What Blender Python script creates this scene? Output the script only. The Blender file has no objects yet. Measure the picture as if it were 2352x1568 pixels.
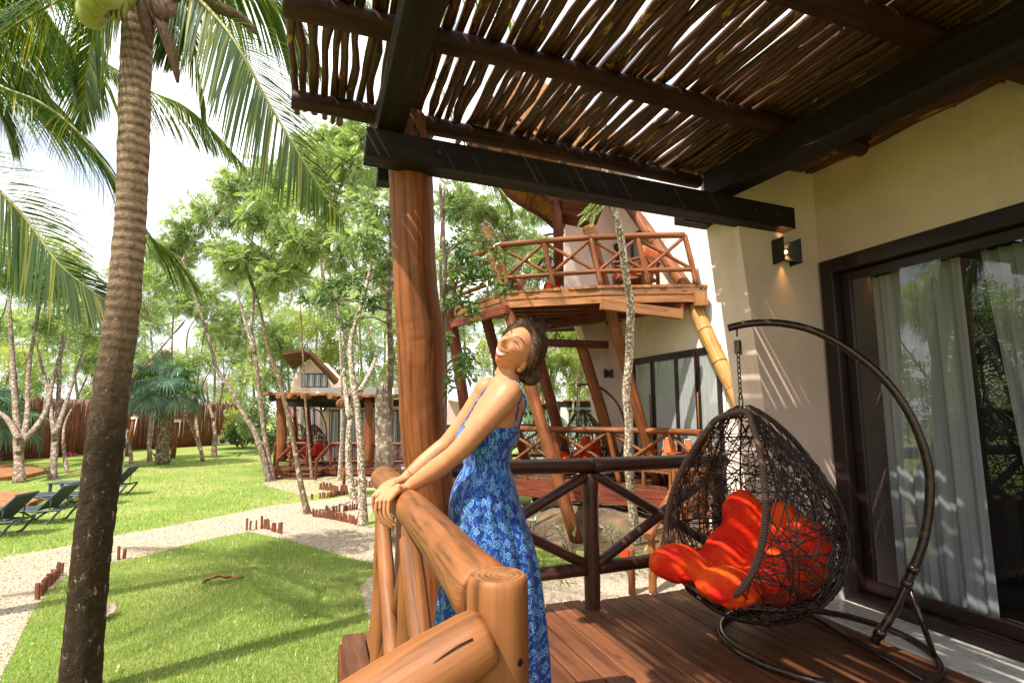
import bpy, bmesh, math, random
import numpy as np
from math import sin, cos, pi, radians, sqrt, atan2, exp
from mathutils import Vector, Matrix
random.seed(7); RNG = np.random.default_rng(11)
sc = bpy.context.scene
COL = sc.collection
# ------------------------------------------------------------------ camera
HC = 1.4; PITCH = radians(7.45); YAW = radians(19.7); FPX = 1230.0
cam_d = bpy.data.cameras.new('camera'); cam = bpy.data.objects.new('camera', cam_d); COL.objects.link(cam)
cam_d.sensor_width = 36; cam_d.lens = FPX / 2352 * 36; cam_d.clip_start = 0.05; cam_d.clip_end = 2000
cam.location = (0, 0, HC); cam.rotation_euler = (radians(90) + PITCH, 0, -YAW)
sc.camera = cam
# ------------------------------------------------------------------ sun and sky
SUN = Vector((-0.50, -0.24, 0.83)).normalized()
sun_d = bpy.data.lights.new('sun', 'SUN'); sun_d.energy = 5.0; sun_d.angle = radians(0.5); sun_d.color = (1, 0.94, 0.85)
sun = bpy.data.objects.new('sun', sun_d); COL.objects.link(sun)
sun.rotation_euler = SUN.to_track_quat('Z', 'Y').to_euler(); sun.location = (-20, -10, 40)
w = bpy.data.worlds.new('World'); sc.world = w; w.use_nodes = True
nt = w.node_tree; nt.nodes.clear()
out = nt.nodes.new('ShaderNodeOutputWorld'); bg = nt.nodes.new('ShaderNodeBackground'); bg.inputs[1].default_value = 0.105
sky = nt.nodes.new('ShaderNodeTexSky'); sky.sky_type = 'NISHITA'; sky.sun_disc = False
sky.sun_elevation = math.asin(SUN.z); sky.sun_rotation = atan2(SUN.x, SUN.y); sky.dust_density = 2.0; sky.air_density = 1.0
tc = nt.nodes.new('ShaderNodeTexCoord'); mp = nt.nodes.new('ShaderNodeMapping'); mp.inputs['Scale'].default_value = (1, 1, 2.2)
nz = nt.nodes.new('ShaderNodeTexNoise'); nz.inputs['Scale'].default_value = 2.2; nz.inputs['Detail'].default_value = 7; nz.inputs['Roughness'].default_value = .6
cr = nt.nodes.new('ShaderNodeValToRGB'); cr.color_ramp.elements[0].position = .28; cr.color_ramp.elements[1].position = .44
mx = nt.nodes.new('ShaderNodeMix'); mx.data_type = 'RGBA'; n2 = nt.nodes.new('ShaderNodeTexNoise'); n2.inputs['Scale'].default_value = 4.5; n2.inputs['Detail'].default_value = 8; c2 = nt.nodes.new('ShaderNodeValToRGB'); c2.color_ramp.elements[0].position = .38; c2.color_ramp.elements[1].position = .58; c2.color_ramp.elements[0].color = (6.4, 6.9, 7.6, 1); c2.color_ramp.elements[1].color = (12.5, 12.4, 12.4, 1)
L = nt.links.new
L(tc.outputs['Generated'], mp.inputs[0]); L(mp.outputs[0], n2.inputs['Vector']); L(n2.outputs[0], c2.inputs[0]); L(c2.outputs[0], mx.inputs[7]); L(mp.outputs[0], nz.inputs['Vector']); L(nz.outputs[0], cr.inputs[0]); L(cr.outputs[0], mx.inputs[0])
L(sky.outputs[0], mx.inputs[6]); L(mx.outputs[2], bg.inputs[0]); L(bg.outputs[0], out.inputs[0])
vs = sc.view_settings; vs.view_transform = 'Standard'; vs.look = 'None'; vs.exposure = 0.9; vs.gamma = 1.0
sc.render.engine = 'CYCLES'; cy = sc.cycles; cy.use_denoising = True; cy.max_bounces = 9; cy.diffuse_bounces = 5; cy.glossy_bounces = 4
cy.transmission_bounces = 6; cy.transparent_max_bounces = 12; cy.caustics_reflective = False; cy.caustics_refractive = False; cy.sample_clamp_indirect = 6
try: cy.denoiser = 'OPENIMAGEDENOISE'; cy.denoising_input_passes = 'RGB_ALBEDO_NORMAL'; cy.denoising_prefilter = 'ACCURATE'
except Exception: pass
# ------------------------------------------------------------------ the survey: picture directions onto real planes
FW = np.array([sin(YAW) * cos(PITCH), cos(YAW) * cos(PITCH), sin(PITCH)]); RT = np.array([cos(YAW), -sin(YAW), 0.]); UP = np.cross(RT, FW)
C0 = np.array([0, 0, HC])
def ray(px, py): return FW + RT * (px - 1176) / FPX + UP * (784 - py) / FPX
def atz(px, py, z): r = ray(px, py); return C0 + r * (z - HC) / r[2]
def atx(px, py, x): r = ray(px, py); return C0 + r * x / r[0]
def aty(px, py, y): r = ray(px, py); return C0 + r * y / r[1]
def atd(px, py, d): return C0 + ray(px, py) * d
G = -0.85                                            # garden level below the deck
# ------------------------------------------------------------------ mesh builder
def V(*a): return np.array(a, float)
def nrm(a): a = np.asarray(a, float); return a / (np.linalg.norm(a) + 1e-12)
class MB:
    def __init__(s): s.v = []; s.f = []; s.uv = []; s.mi = []; s.sm = []
    def face(s, pts, mi=0, sm=False, uv=None):
        b = len(s.v); s.v += [tuple(map(float, p)) for p in pts]; s.f.append(tuple(range(b, b + len(pts))))
        if uv is None:
            p0 = np.asarray(pts[0]); e = nrm(np.asarray(pts[1]) - p0); n = np.cross(e, np.asarray(pts[-1]) - p0); t = nrm(np.cross(n, e))
            uv = [(float(np.dot(np.asarray(p) - p0, e)), float(np.dot(np.asarray(p) - p0, t))) for p in pts]
        s.uv.append(uv); s.mi.append(mi); s.sm.append(sm)
    def hexa(s, p, mi=0):                            # p: 4 bottom, 4 top (ccw)
        b = len(s.v); p = [np.asarray(q, float) for q in p]; s.v += [tuple(q) for q in p]
        ex = np.linalg.norm(p[1] - p[0]); ey = np.linalg.norm(p[3] - p[0]); ez = np.linalg.norm(p[4] - p[0])
        ax = int(np.argmax([ex, ey, ez])); o = random.random() * 7
        for f in ((0, 3, 2, 1), (4, 5, 6, 7), (0, 1, 5, 4), (1, 2, 6, 5), (2, 3, 7, 6), (3, 0, 4, 7)):
            c = {0: (0, 0, 0), 1: (ex, 0, 0), 2: (ex, ey, 0), 3: (0, ey, 0), 4: (0, 0, ez), 5: (ex, 0, ez), 6: (ex, ey, ez), 7: (0, ey, ez)}
            oth = [k for k in (0, 1, 2) if k != ax]
            s.f.append(tuple(b + k for k in f)); s.uv.append([(c[k][oth[0]] + c[k][oth[1]] + o, c[k][ax] + o * 3) for k in f]); s.mi.append(mi); s.sm.append(False)
    def box(s, x0, x1, y0, y1, z0, z1, mi=0):
        s.hexa([(x0, y0, z0), (x1, y0, z0), (x1, y1, z0), (x0, y1, z0), (x0, y0, z1), (x1, y0, z1), (x1, y1, z1), (x0, y1, z1)], mi)
    def bar(s, a, b, wd, ht, mi=0, up=(0, 0, 1), roll=0):  # a box from a to b
        a = np.asarray(a, float); b = np.asarray(b, float); t = nrm(b - a); sd = np.cross(t, up)
        if np.linalg.norm(sd) < 1e-6: sd = np.cross(t, (1, 0, 0))
        sd = nrm(sd); u = np.cross(sd, t)
        if roll: sd, u = sd * cos(roll) + u * sin(roll), u * cos(roll) - sd * sin(roll)
        q = [a - sd * wd / 2 - u * ht / 2, a + sd * wd / 2 - u * ht / 2, b + sd * wd / 2 - u * ht / 2, b - sd * wd / 2 - u * ht / 2]
        s.hexa(q + [x + u * ht for x in q], mi)
    def tube(s, pts, r, n=10, cap=True, mi=0, cmi=None, wob=0, sm=True, rnd=0, closed=False):
        P = [np.asarray(p, float) for p in pts]; m = len(P)
        R = [r] * m if np.isscalar(r) else list(r)
        T = [nrm(P[(i + 1) % m] - P[i - 1]) if closed else nrm(P[min(i + 1, m - 1)] - P[max(i - 1, 0)]) for i in range(m)]
        a = np.cross(T[0], (0.13, 0.27, 0.95))
        if np.linalg.norm(a) < .15: a = np.cross(T[0], (1, 0, 0))
        a = nrm(a); b0 = len(s.v); l = random.random() * 9; u0 = random.random() * 5; ls = []
        ph = [random.random() * 6.28 for _ in range(4)]
        for i in range(m):
            a = nrm(a - T[i] * np.dot(a, T[i])); c = np.cross(T[i], a)
            if i: l += np.linalg.norm(P[i] - P[i - 1])
            ls.append(l)
            for k in range(n):
                th = 2 * pi * k / n; rr = R[i]
                if wob: rr *= 1 + wob * (.6 * sin(2 * th + ph[0] + l * 2.1) + .5 * sin(3 * th + ph[1] - l * 3.3) + .5 * sin(th + ph[2] + l * 6.1))
                if rnd: rr *= 1 + rnd * (random.random() - .5)
                s.v.append(tuple(P[i] + (a * cos(th) + c * sin(th)) * rr))
        w0 = 2 * pi * (sum(R) / m) / n
        for i in range(m if closed else m - 1):
            j = (i + 1) % m; l2 = ls[i + 1] if i + 1 < m else l + .05
            for k in range(n):
                k2 = (k + 1) % n
                s.f.append((b0 + i * n + k, b0 + i * n + k2, b0 + j * n + k2, b0 + j * n + k))
                s.uv.append([(u0 + w0 * k, ls[i]), (u0 + w0 * (k + 1), ls[i]), (u0 + w0 * (k + 1), l2), (u0 + w0 * k, l2)]); s.mi.append(mi); s.sm.append(sm)
        if cap and not closed:
            for i, rev in ((0, True), (m - 1, False)):
                idx = [b0 + i * n + k for k in range(n)]
                if rev: idx = idx[::-1]
                s.f.append(tuple(idx)); s.uv.append([(s.v[q][0] + s.v[q][1], s.v[q][2] * .3 + s.v[q][1]) for q in idx]); s.mi.append(mi if cmi is None else cmi); s.sm.append(False)
    def ball(s, c, r, n=12, m=8, mi=0, sq=(1, 1, 1), wob=0, ax=None):
        c = np.asarray(c, float); b0 = len(s.v); ph = [random.random() * 6 for _ in range(3)]
        A = np.eye(3) if ax is None else np.asarray(ax)
        for i in range(m + 1):
            p = pi * i / m
            for k in range(n):
                t = 2 * pi * k / n; d = V(sin(p) * cos(t), sin(p) * sin(t), cos(p)); rr = r
                if wob: rr *= 1 + wob * (sin(3 * t + ph[0]) * sin(p) + sin(2 * p * 2 + ph[1]))
                s.v.append(tuple(c + A.T @ (d * rr * np.asarray(sq))))
        for i in range(m):
            for k in range(n):
                k2 = (k + 1) % n
                s.f.append((b0 + i * n + k, b0 + (i + 1) * n + k, b0 + (i + 1) * n + k2, b0 + i * n + k2))
                s.uv.append([(k / n, i / m), (k / n, (i + 1) / m), ((k + 1) / n, (i + 1) / m), ((k + 1) / n, i / m)]); s.mi.append(mi); s.sm.append(True)
    def grid(s, fn, nu, nv, mi=0, sm=True, uvs=(1, 1), closed_u=False):
        b0 = len(s.v); cu = nu if closed_u else nu + 1
        for j in range(nv + 1):
            for i in range(cu): s.v.append(tuple(map(float, fn(i / nu, j / nv))))
        for j in range(nv):
            for i in range(nu):
                i2 = (i + 1) % cu
                s.f.append((b0 + j * cu + i, b0 + j * cu + i2, b0 + (j + 1) * cu + i2, b0 + (j + 1) * cu + i))
                s.uv.append([(i / nu * uvs[0], j / nv * uvs[1]), ((i + 1) / nu * uvs[0], j / nv * uvs[1]), ((i + 1) / nu * uvs[0], (j + 1) / nv * uvs[1]), (i / nu * uvs[0], (j + 1) / nv * uvs[1])])
                s.mi.append(mi); s.sm.append(sm)
    def build(s, name, mat, parent=None, bevel=0, local=False):
        me = bpy.data.meshes.new(name)
        off = np.zeros(3)
        p = parent
        while p is not None and not local: off += np.array(p.location); p = p.parent
        me.from_pydata([tuple(np.asarray(q) - off) for q in s.v] if parent is not None and not local else s.v, [], s.f)
        uvl = me.uv_layers.new(name='UVMap'); uvl.data.foreach_set('uv', [c for f in s.uv for q in f for c in q])
        for m_ in (mat if isinstance(mat, (list, tuple)) else [mat]): me.materials.append(m_)
        me.polygons.foreach_set('material_index', s.mi); me.polygons.foreach_set('use_smooth', s.sm); me.update()
        return link(name, me, parent, bevel)
def link(name, me, parent=None, bevel=0):
    o = bpy.data.objects.new(name, me); COL.objects.link(o)
    if parent is not None: o.parent = parent
    if bevel: md = o.modifiers.new('bevel', 'BEVEL'); md.width = bevel; md.segments = 2; md.limit_method = 'ANGLE'
    return o
def npmesh(name, verts, quads, mat, parent=None, smooth=False, tri=False):
    me = bpy.data.meshes.new(name); nv = len(verts); nf = len(quads); k = 3 if tri else 4
    verts = np.asarray(verts, np.float32).copy()
    if parent is not None:
        off = np.zeros(3); p = parent
        while p is not None: off += np.array(p.location); p = p.parent
        verts -= off.astype(np.float32)
    me.vertices.add(nv); me.vertices.foreach_set('co', verts.ravel())
    me.loops.add(nf * k); me.polygons.add(nf)
    me.loops.foreach_set('vertex_index', np.asarray(quads, np.int32).ravel())
    me.polygons.foreach_set('loop_start', np.arange(0, nf * k, k, dtype=np.int32))
    me.polygons.foreach_set('use_smooth', np.full(nf, smooth)); me.materials.append(mat); me.update(calc_edges=True)
    return link(name, me, parent)
def tag(o, label, cat, group=None, kind=None):
    if label: o['label'] = label
    if cat: o['category'] = cat
    if group: o['group'] = group
    if kind: o['kind'] = kind
    return o
def thing(name, label, cat, loc=(0, 0, 0), group=None, rz=0):
    o = bpy.data.objects.new(name, None); COL.objects.link(o); o.location = tuple(map(float, loc)); o.rotation_euler = (0, 0, rz); o.empty_display_size = .2
    return tag(o, label, cat, group)
def dup(root, loc, rz=0, label=None, group=None, scale=None):
    kids = {}
    for q in list(COL.objects):
        if q.parent is not None: kids.setdefault(q.parent.name, []).append(q)
    def cp(o, par):
        c = o.copy(); COL.objects.link(c)
        if par is not None: c.parent = par
        for q in kids.get(o.name, []): cp(q, c)
        return c
    r = cp(root, None); r.location = tuple(map(float, loc)); r.rotation_euler = (0, 0, rz)
    if scale: r.scale = (scale,) * 3
    if label: r['label'] = label
    if group: r['group'] = group
    return r
def curve(pts, n=16):                                # smooth curve through points
    P = [np.asarray(p, float) for p in pts]; P = [2 * P[0] - P[1]] + P + [2 * P[-1] - P[-2]]; o = []
    for i in range(1, len(P) - 2):
        for k in range(n):
            t = k / n; o.append(.5 * (2 * P[i] + (P[i + 1] - P[i - 1]) * t + (2 * P[i - 1] - 5 * P[i] + 4 * P[i + 1] - P[i + 2]) * t * t + (3 * P[i] - P[i - 1] - 3 * P[i + 1] + P[i + 2]) * t ** 3))
    return o + [P[-2]]
# ------------------------------------------------------------------ materials
class NT:
    def __init__(s, name):
        s.m = bpy.data.materials.new(name); s.m.use_nodes = True; s.t = s.m.node_tree; s.t.nodes.clear(); s.o = s.n('OutputMaterial')
    def n(s, k, **kw):
        x = s.t.nodes.new('ShaderNode' + k)
        for a, b in kw.items(): setattr(x, a, b)
        return x
    def l(s, a, b): s.t.links.new(a, b)
    def coord(s, kind, scale=(1, 1, 1)):
        c = s.n('TexCoord'); m = s.n('Mapping'); m.inputs['Scale'].default_value = scale; s.l(c.outputs[kind], m.inputs[0]); return m.outputs[0]
    def noise(s, vec, sc=5, det=4, ro=.55, dist=0):
        x = s.n('TexNoise'); x.inputs['Scale'].default_value = sc; x.inputs['Detail'].default_value = det; x.inputs['Roughness'].default_value = ro; x.inputs['Distortion'].default_value = dist
        s.l(vec, x.inputs['Vector']); return x.outputs[0]
    def ramp(s, fac, stops):
        x = s.n('ValToRGB'); e = x.color_ramp.elements
        while len(e) < len(stops): e.new(.5)
        for q, (p, c) in zip(e, stops): q.position = p; q.color = (*c, 1) if len(c) == 3 else c
        s.l(fac, x.inputs[0]); return x.outputs[0]
    def mix(s, f, a, b, mode='MIX'):
        x = s.n('Mix', data_type='RGBA', blend_type=mode)
        for i, q in ((0, f), (6, a), (7, b)):
            if hasattr(q, 'node'): s.l(q, x.inputs[i])
            else: x.inputs[i].default_value = q if i == 0 else ((*q, 1) if len(q) == 3 else q)
        return x.outputs[2]
    def bsdf(s, col, rough=.6, spec=.5, bump=None, bs=.3, bd=.01, **kw):
        b = s.n('BsdfPrincipled')
        if hasattr(col, 'node'): s.l(col, b.inputs['Base Color'])
        else: b.inputs['Base Color'].default_value = (*col, 1)
        if hasattr(rough, 'node'): s.l(rough, b.inputs['Roughness'])
        else: b.inputs['Roughness'].default_value = rough
        b.inputs['Specular IOR Level'].default_value = spec
        for k, v in kw.items(): b.inputs[k].default_value = v
        if bump is not None:
            u = s.n('Bump'); u.inputs['Strength'].default_value = bs; u.inputs['Distance'].default_value = bd; s.l(bump, u.inputs['Height']); s.l(u.outputs[0], b.inputs['Normal'])
        s.l(b.outputs[0], s.o.inputs[0]); s.b = b; return s.m
def wood(name, c, dark=.45, rough=.35, ac=16, al=.9, spec=.5, bs=.35, worn=None, knots=True, coat=0.0, facet=0):
    t = NT(name); uv = t.coord('UV', (ac, al, 1)); f = t.noise(uv, 1.6, 6, .62, .6); big = t.noise(t.coord('Object', (1.1, 1.1, 1.1)), 2.2, 3)
    c = np.array(c); d = c * dark; hi = np.minimum(c * 1.35 + .01, 1)
    col = t.ramp(f, [(.34, d), (.48, c), (.66, hi)])
    col = t.mix(t.ramp(big, [(.35, (0, 0, 0)), (.7, (1, 1, 1))]), col, tuple(c * dark * .95), 'MIX') if dark < .8 else col
    col2 = t.mix(.55, t.ramp(f, [(.34, d), (.48, c), (.66, hi)]), col)
    if knots:
        vo = t.n('TexVoronoi'); vo.inputs['Scale'].default_value = 1.0; t.l(t.coord('UV', (7, 2.1, 1)), vo.inputs['Vector'])
        col2 = t.mix(t.ramp(vo.outputs['Distance'], [(.06, (1, 1, 1)), (.13, (0, 0, 0))]), col2, tuple(d * .35))
    ck = t.noise(t.coord('UV', (30, .45, 1)), 1.0, 3, .5, .3); cm = t.noise(t.coord('UV', (3, .8, 1)), 1.5, 2); ckm = t.mix(1.0, t.ramp(ck, [(.488, (0, 0, 0)), (.498, (1, 1, 1)), (.504, (1, 1, 1)), (.514, (0, 0, 0))]), t.ramp(cm, [(.56, (0, 0, 0)), (.64, (1, 1, 1))]), 'MULTIPLY')
    if knots: col2 = t.mix(ckm, col2, tuple(d * .25))
    gi = t.n('NewGeometry'); col2 = t.mix(1.0, col2, t.ramp(gi.outputs['Random Per Island'], [(0, (.72, .70, .68)), (.5, (1, 1, 1)), (1, (1.28, 1.24, 1.18))]), 'MULTIPLY')
    if worn is not None:
        wn = t.noise(t.coord('Object'), 3.5, 6, .7); col2 = t.mix(t.ramp(wn, [(.58, (0, 0, 0)), (.63, (1, 1, 1))]), col2, worn)
    fine = t.noise(t.coord('UV', (ac * 4, al * 2.5, 1)), 2, 4)
    if facet:
        fv = t.n('TexVoronoi', feature='SMOOTH_F1'); fv.inputs['Scale'].default_value = 1; t.l(t.coord('UV', (26, 8, 1)), fv.inputs['Vector']); fine = t.mix(.6 * facet, fine, fv.outputs['Distance'])
    rg = t.ramp(f, [(.3, (rough + .2,) * 3), (.7, (rough,) * 3)])
    return t.bsdf(col2, rg, spec, t.mix(.5, f, fine), bs * 1.4, .005, **({'Coat Weight': coat, 'Coat Roughness': .2} if coat else {}))
def plain(name, c, rough=.6, spec=.5, var=.12, sc_=3, bump=0, **kw):
    t = NT(name); f = t.noise(t.coord('Object'), sc_, 5, .6); c = np.array(c)
    return t.bsdf(t.ramp(f, [(.3, c * (1 - var)), (.7, np.minimum(c * (1 + var), 1))]), rough, spec, f if bump else None, bump, .01, **kw)
def leafmat(name, c1, c2, c3=None, trans=.45, rough=.5, tcol=1.35, gloss=.06):
    t = NT(name); g = t.n('NewGeometry'); st = [(0, c1), (.6, c2)] + ([(.97, c3)] if c3 else [])
    col = t.ramp(g.outputs['Random Per Island'], st)
    d = t.n('BsdfDiffuse'); t.l(col, d.inputs[0]); tr = t.n('BsdfTranslucent')
    t.l(t.mix(1.0, col, (tcol * .92, tcol * .98, tcol * .5), 'MULTIPLY'), tr.inputs[0])
    m = t.n('MixShader'); m.inputs[0].default_value = trans; t.l(d.outputs[0], m.inputs[1]); t.l(tr.outputs[0], m.inputs[2])
    gl = t.n('BsdfGlossy'); gl.inputs['Roughness'].default_value = rough * .7; gl.inputs[0].default_value = (1, 1, 1, 1)
    m2 = t.n('MixShader'); m2.inputs[0].default_value = gloss; t.l(m.outputs[0], m2.inputs[1]); t.l(gl.outputs[0], m2.inputs[2]); t.l(m2.outputs[0], t.o.inputs[0]); return t.m
def glassmat(name, tint=(.9, .95, .94), refl=1.0):
    t = NT(name); tr = t.n('BsdfTransparent'); tr.inputs[0].default_value = (*tint, 1); gl = t.n('BsdfGlossy'); gl.inputs['Roughness'].default_value = .005; gl.inputs[0].default_value = (1, 1, 1, 1)
    fr = t.n('Fresnel'); fr.inputs[0].default_value = 1.55; mu = t.n('Math', operation='MULTIPLY_ADD'); mu.inputs[1].default_value = refl; mu.inputs[2].default_value = .04; t.l(fr.outputs[0], mu.inputs[0])
    m = t.n('MixShader'); t.l(mu.outputs[0], m.inputs[0]); t.l(tr.outputs[0], m.inputs[1]); t.l(gl.outputs[0], m.inputs[2]); t.l(m.outputs[0], t.o.inputs[0]); return t.m
M = {}
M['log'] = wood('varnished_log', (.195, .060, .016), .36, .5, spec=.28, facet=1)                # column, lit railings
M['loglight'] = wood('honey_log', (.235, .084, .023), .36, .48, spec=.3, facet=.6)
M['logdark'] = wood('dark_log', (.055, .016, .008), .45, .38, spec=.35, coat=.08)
M['beam'] = wood('dark_beam', (.016, .0075, .005), .5, .5, 10, .6, spec=.22, bs=.25, knots=False)
def endgrain():
    t = NT('log_end_grain'); c = t.n('TexCoord'); m_ = t.n('Mapping'); m_.inputs['Location'].default_value = (-.012, -.008, 0); t.l(c.outputs['Object'], m_.inputs[0]); w_ = t.n('TexWave', wave_type='RINGS'); w_.rings_direction = 'Z'; w_.inputs['Scale'].default_value = 28; w_.inputs['Distortion'].default_value = 2.5; w_.inputs['Detail'].default_value = 4; w_.inputs['Detail Scale'].default_value = 2; t.l(m_.outputs[0], w_.inputs['Vector'])
    f = t.noise(t.coord('Object'), 30, 5); col = t.mix(.5, t.ramp(w_.outputs[1], [(.2, (.14, .05, .014)), (.8, (.34, .15, .05))]), t.ramp(f, [(.35, (.10, .035, .01)), (.65, (.36, .16, .055))])); return t.bsdf(col, .45, .35, f, .3, .003)
M['endgrain'] = endgrain()
M['purlin'] = wood('purlin_log', (.040, .010, .006), .5, .45, spec=.22, worn=None)
M['fascia'] = wood('old_plank', (.27, .115, .04), .5, .6, 14, .8, spec=.3)
M['deck'] = wood('deck_board', (.130, .045, .017), .45, .45, 12, .7, spec=.32, bs=.25)
M['redwood'] = wood('red_stained_wood', (.14, .030, .014), .45, .42, spec=.3, coat=.05)
M['rustfence'] = wood('split_stick', (.20, .060, .024), .35, .7, 22, .7, knots=False)
def stick_mat():
    t = NT('roof_stick'); f = t.noise(t.coord('UV', (22, 1.2, 1)), 2, 6, .65); g = t.n('NewGeometry')
    col = t.ramp(f, [(.3, (.006, .003, .002)), (.5, (.052, .016, .006)), (.72, (.19, .06, .019))])
    col = t.mix(.55, col, t.ramp(g.outputs['Random Per Island'], [(0, (.014, .006, .003)), (.5, (.065, .020, .007)), (1, (.19, .074, .024))]))
    pt = t.noise(t.coord('UV', (9, 2.2, 1)), 1.3, 5, .7, .8); col = t.mix(t.ramp(pt, [(.60, (0, 0, 0)), (.62, (1, 1, 1))]), col, (.34, .17, .055))
    ed = t.ramp(pt, [(.56, (0, 0, 0)), (.595, (1, 1, 1)), (.61, (0, 0, 0))]); col = t.mix(ed, col, (.012, .006, .004))
    return t.bsdf(col, .5, .4, t.mix(.5, f, pt), .8, .006)
M['stick'] = stick_mat()
def wall_mat(name, c, st=(.2, .14, .08)):
    t = NT(name); a = t.noise(t.coord('Object'), 1.3, 5, .6); b = t.noise(t.coord('Object'), 45, 3); s_ = t.noise(t.coord('Object', (3, 3, .35)), 1.4, 5, .65)
    c = np.array(c); col = t.ramp(a, [(.3, c * .84), (.7, np.minimum(c * 1.07, 1))]); col = t.mix(t.ramp(s_, [(.55, (0, 0, 0)), (.85, (.30, .30, .30))]), col, st)
    return t.bsdf(col, .85, .25, t.mix(.6, b, t.noise(t.coord('Object'), 7, 4)), .45, .008)
M['cream'] = wall_mat('cream_render', (.79, .575, .49)); M['bouncecream'] = wall_mat('bounce_cream_render', (.86, .69, .58)); M['white'] = wall_mat('white_render', (.74, .71, .63), (.4, .38, .3))  # neighbour cream is lightened to put bounced light into the colour
M['doorframe'] = plain('dark_door_frame', (.020, .009, .008), .35, .5, .3, 6)
M['glass'] = glassmat('door_glass', (.82, .84, .84), .5)
M['black'] = plain('black_metal', (.012, .011, .011), .45, .5, .3, 8)
M['bronze'] = plain('bronze_tube', (.035, .018, .012), .22, .6, .5, 30, .05, Metallic=.35)
M['chain'] = plain('chain_steel', (.12, .10, .085), .4, .6, .3, 20, 0, Metallic=.8)
def rattan(name, c):
    t = NT(name); w_ = t.n('TexWave'); w_.bands_direction = 'Y'; w_.inputs['Scale'].default_value = 22; w_.inputs['Distortion'].default_value = .6; t.l(t.coord('UV', (1, 1, 1)), w_.inputs['Vector']); c = np.array(c)
    return t.bsdf(t.ramp(w_.outputs[1], [(.1, c * .3), (.5, c), (1, c * 1.5)]), .38, .5, w_.outputs[1], .9, .004)
M['rattan'] = plain('rattan_strand', (.028, .014, .010), .36, .5, .4, 12); M['rattanrim'] = rattan('rattan_rim', (.10, .052, .034))
def cloth(name, c, var=.15, sc_=9, trans=0., bs=.5):
    t = NT(name); f = t.noise(t.coord('Object'), sc_, 6, .62); wv = t.noise(t.coord('Object', (1, 1, 1)), 260, 2); c = np.array(c)
    return t.bsdf(t.ramp(f, [(.3, c * (1 - var)), (.7, np.minimum(c * (1 + var), 1))]), .85, .15, t.mix(.25, f, wv), bs, .02, **{'Sheen Weight': .3})
def cloth2():
    t = NT('orange_cotton'); f = t.noise(t.coord('Object'), 7, 6, .62); g = t.noise(t.coord('Object'), 2.6, 3); return t.bsdf(t.mix(t.ramp(g, [(.42, (0, 0, 0)), (.60, (1, 1, 1))]), t.ramp(f, [(.3, (.58, .014, .008)), (.7, (.72, .030, .009))]), (.78, .085, .008)), .9, .1, f, .8, .02)
M['orange'] = cloth2(); M['orange2'] = cloth('orange_canvas', (.72, .13, .035))
M['piping'] = plain('white_piping', (.75, .72, .66), .8)
def curtain_mat():
    t = NT('sheer_curtain'); f = t.noise(t.coord('UV', (240, 240, 1)), 1, 2); f2 = t.noise(t.coord('UV', (9, .5, 1)), 1.5, 3)
    col = t.mix(.35, t.ramp(f2, [(.3, (.52, .53, .54)), (.7, (.70, .71, .72))]), t.ramp(f, [(.3, (.42, .42, .43)), (.7, (.8, .8, .8))]))
    d = t.n('BsdfDiffuse'); t.l(col, d.inputs[0]); tr = t.n('BsdfTranslucent'); t.l(col, tr.inputs[0]); m = t.n('MixShader'); m.inputs[0].default_value = .3; t.l(d.outputs[0], m.inputs[1]); t.l(tr.outputs[0], m.inputs[2])
    tp = t.n('BsdfTransparent'); m2 = t.n('MixShader'); m2.inputs[0].default_value = .12; t.l(m.outputs[0], m2.inputs[1]); t.l(tp.outputs[0], m2.inputs[2]); t.l(m2.outputs[0], t.o.inputs[0]); return t.m
M['curtain'] = curtain_mat(); M['curtain_white'] = plain('white_curtain', (.80, .80, .78), .9, .2, .06)
def marble_mat():
    t = NT('marble_tile'); n_ = t.noise(t.coord('Object'), 2.3, 8, .7, 1.2); col = t.ramp(n_, [(.46, (.72, .69, .64)), (.495, (.45, .41, .36)), (.51, (.70, .67, .62)), (.8, (.78, .76, .72))])
    return t.bsdf(col, .14, .5)
M['marble'] = marble_mat()
M['bamboo'] = wood('bamboo_log', (.40, .20, .05), .5, .5, spec=.3); M['dark'] = plain('dark_room', (.03, .025, .022), .9)  # room interior: its shade is put into a near-black colour
def thatch_mat():
    t = NT('thatch'); f = t.noise(t.coord('UV', (60, 1.6, 1)), 1.5, 5, .7); col = t.ramp(f, [(.3, (.10, .035, .012)), (.5, (.36, .15, .045)), (.72, (.58, .30, .10))]); return t.bsdf(col, .9, .2, f, 1, .02)
M['thatch'] = thatch_mat(); M['shadethatch'] = wood('shaded_thatch', (.17, .085, .042), .4, .85, 40, 1.5, spec=.15, knots=False)  # far roof thatch: the darker brown has its shade painted in
# ================================================================== our villa: walls, doors
def slab(mb, poly, d, mi=0):                          # extrude a planar polygon (ccw from the front) backwards by vector d
    P = [np.asarray(p, float) for p in poly]; d = np.asarray(d, float); n = len(P)
    mb.face(P, mi); mb.face([p + d for p in P][::-1], mi)
    for i in range(n): j = (i + 1) % n; mb.face([P[j], P[i], P[i] + d, P[j] + d], mi)
WX = 3.81; RY = 3.17
villa = thing('villa', 'cream villa wall with wide dark sliding door under the stick roof', 'villa', (WX, 1, 0))
m = MB(); m.box(WX, WX + .22, -3.0, RY + .25, 2.605, 3.9); m.box(WX, WX + .22, RY - .02, RY + .25, -.85, 2.605); m.box(WX, WX + .22, -3.2, -2.6, -.85, 2.605)
m.box(WX - .012, WX, -3, RY - .002, 2.606, 2.632)
m.build('side_wall', M['cream'], villa)
ew = [aty(1780, 1120, RY), aty(1758, 953, RY), aty(1697, 527, RY)]; ew = [ew[0] + (ew[0] - ew[1]) * 3.2] + ew; ew.append(ew[3] + (ew[3] - ew[2]) * .55)
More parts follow.
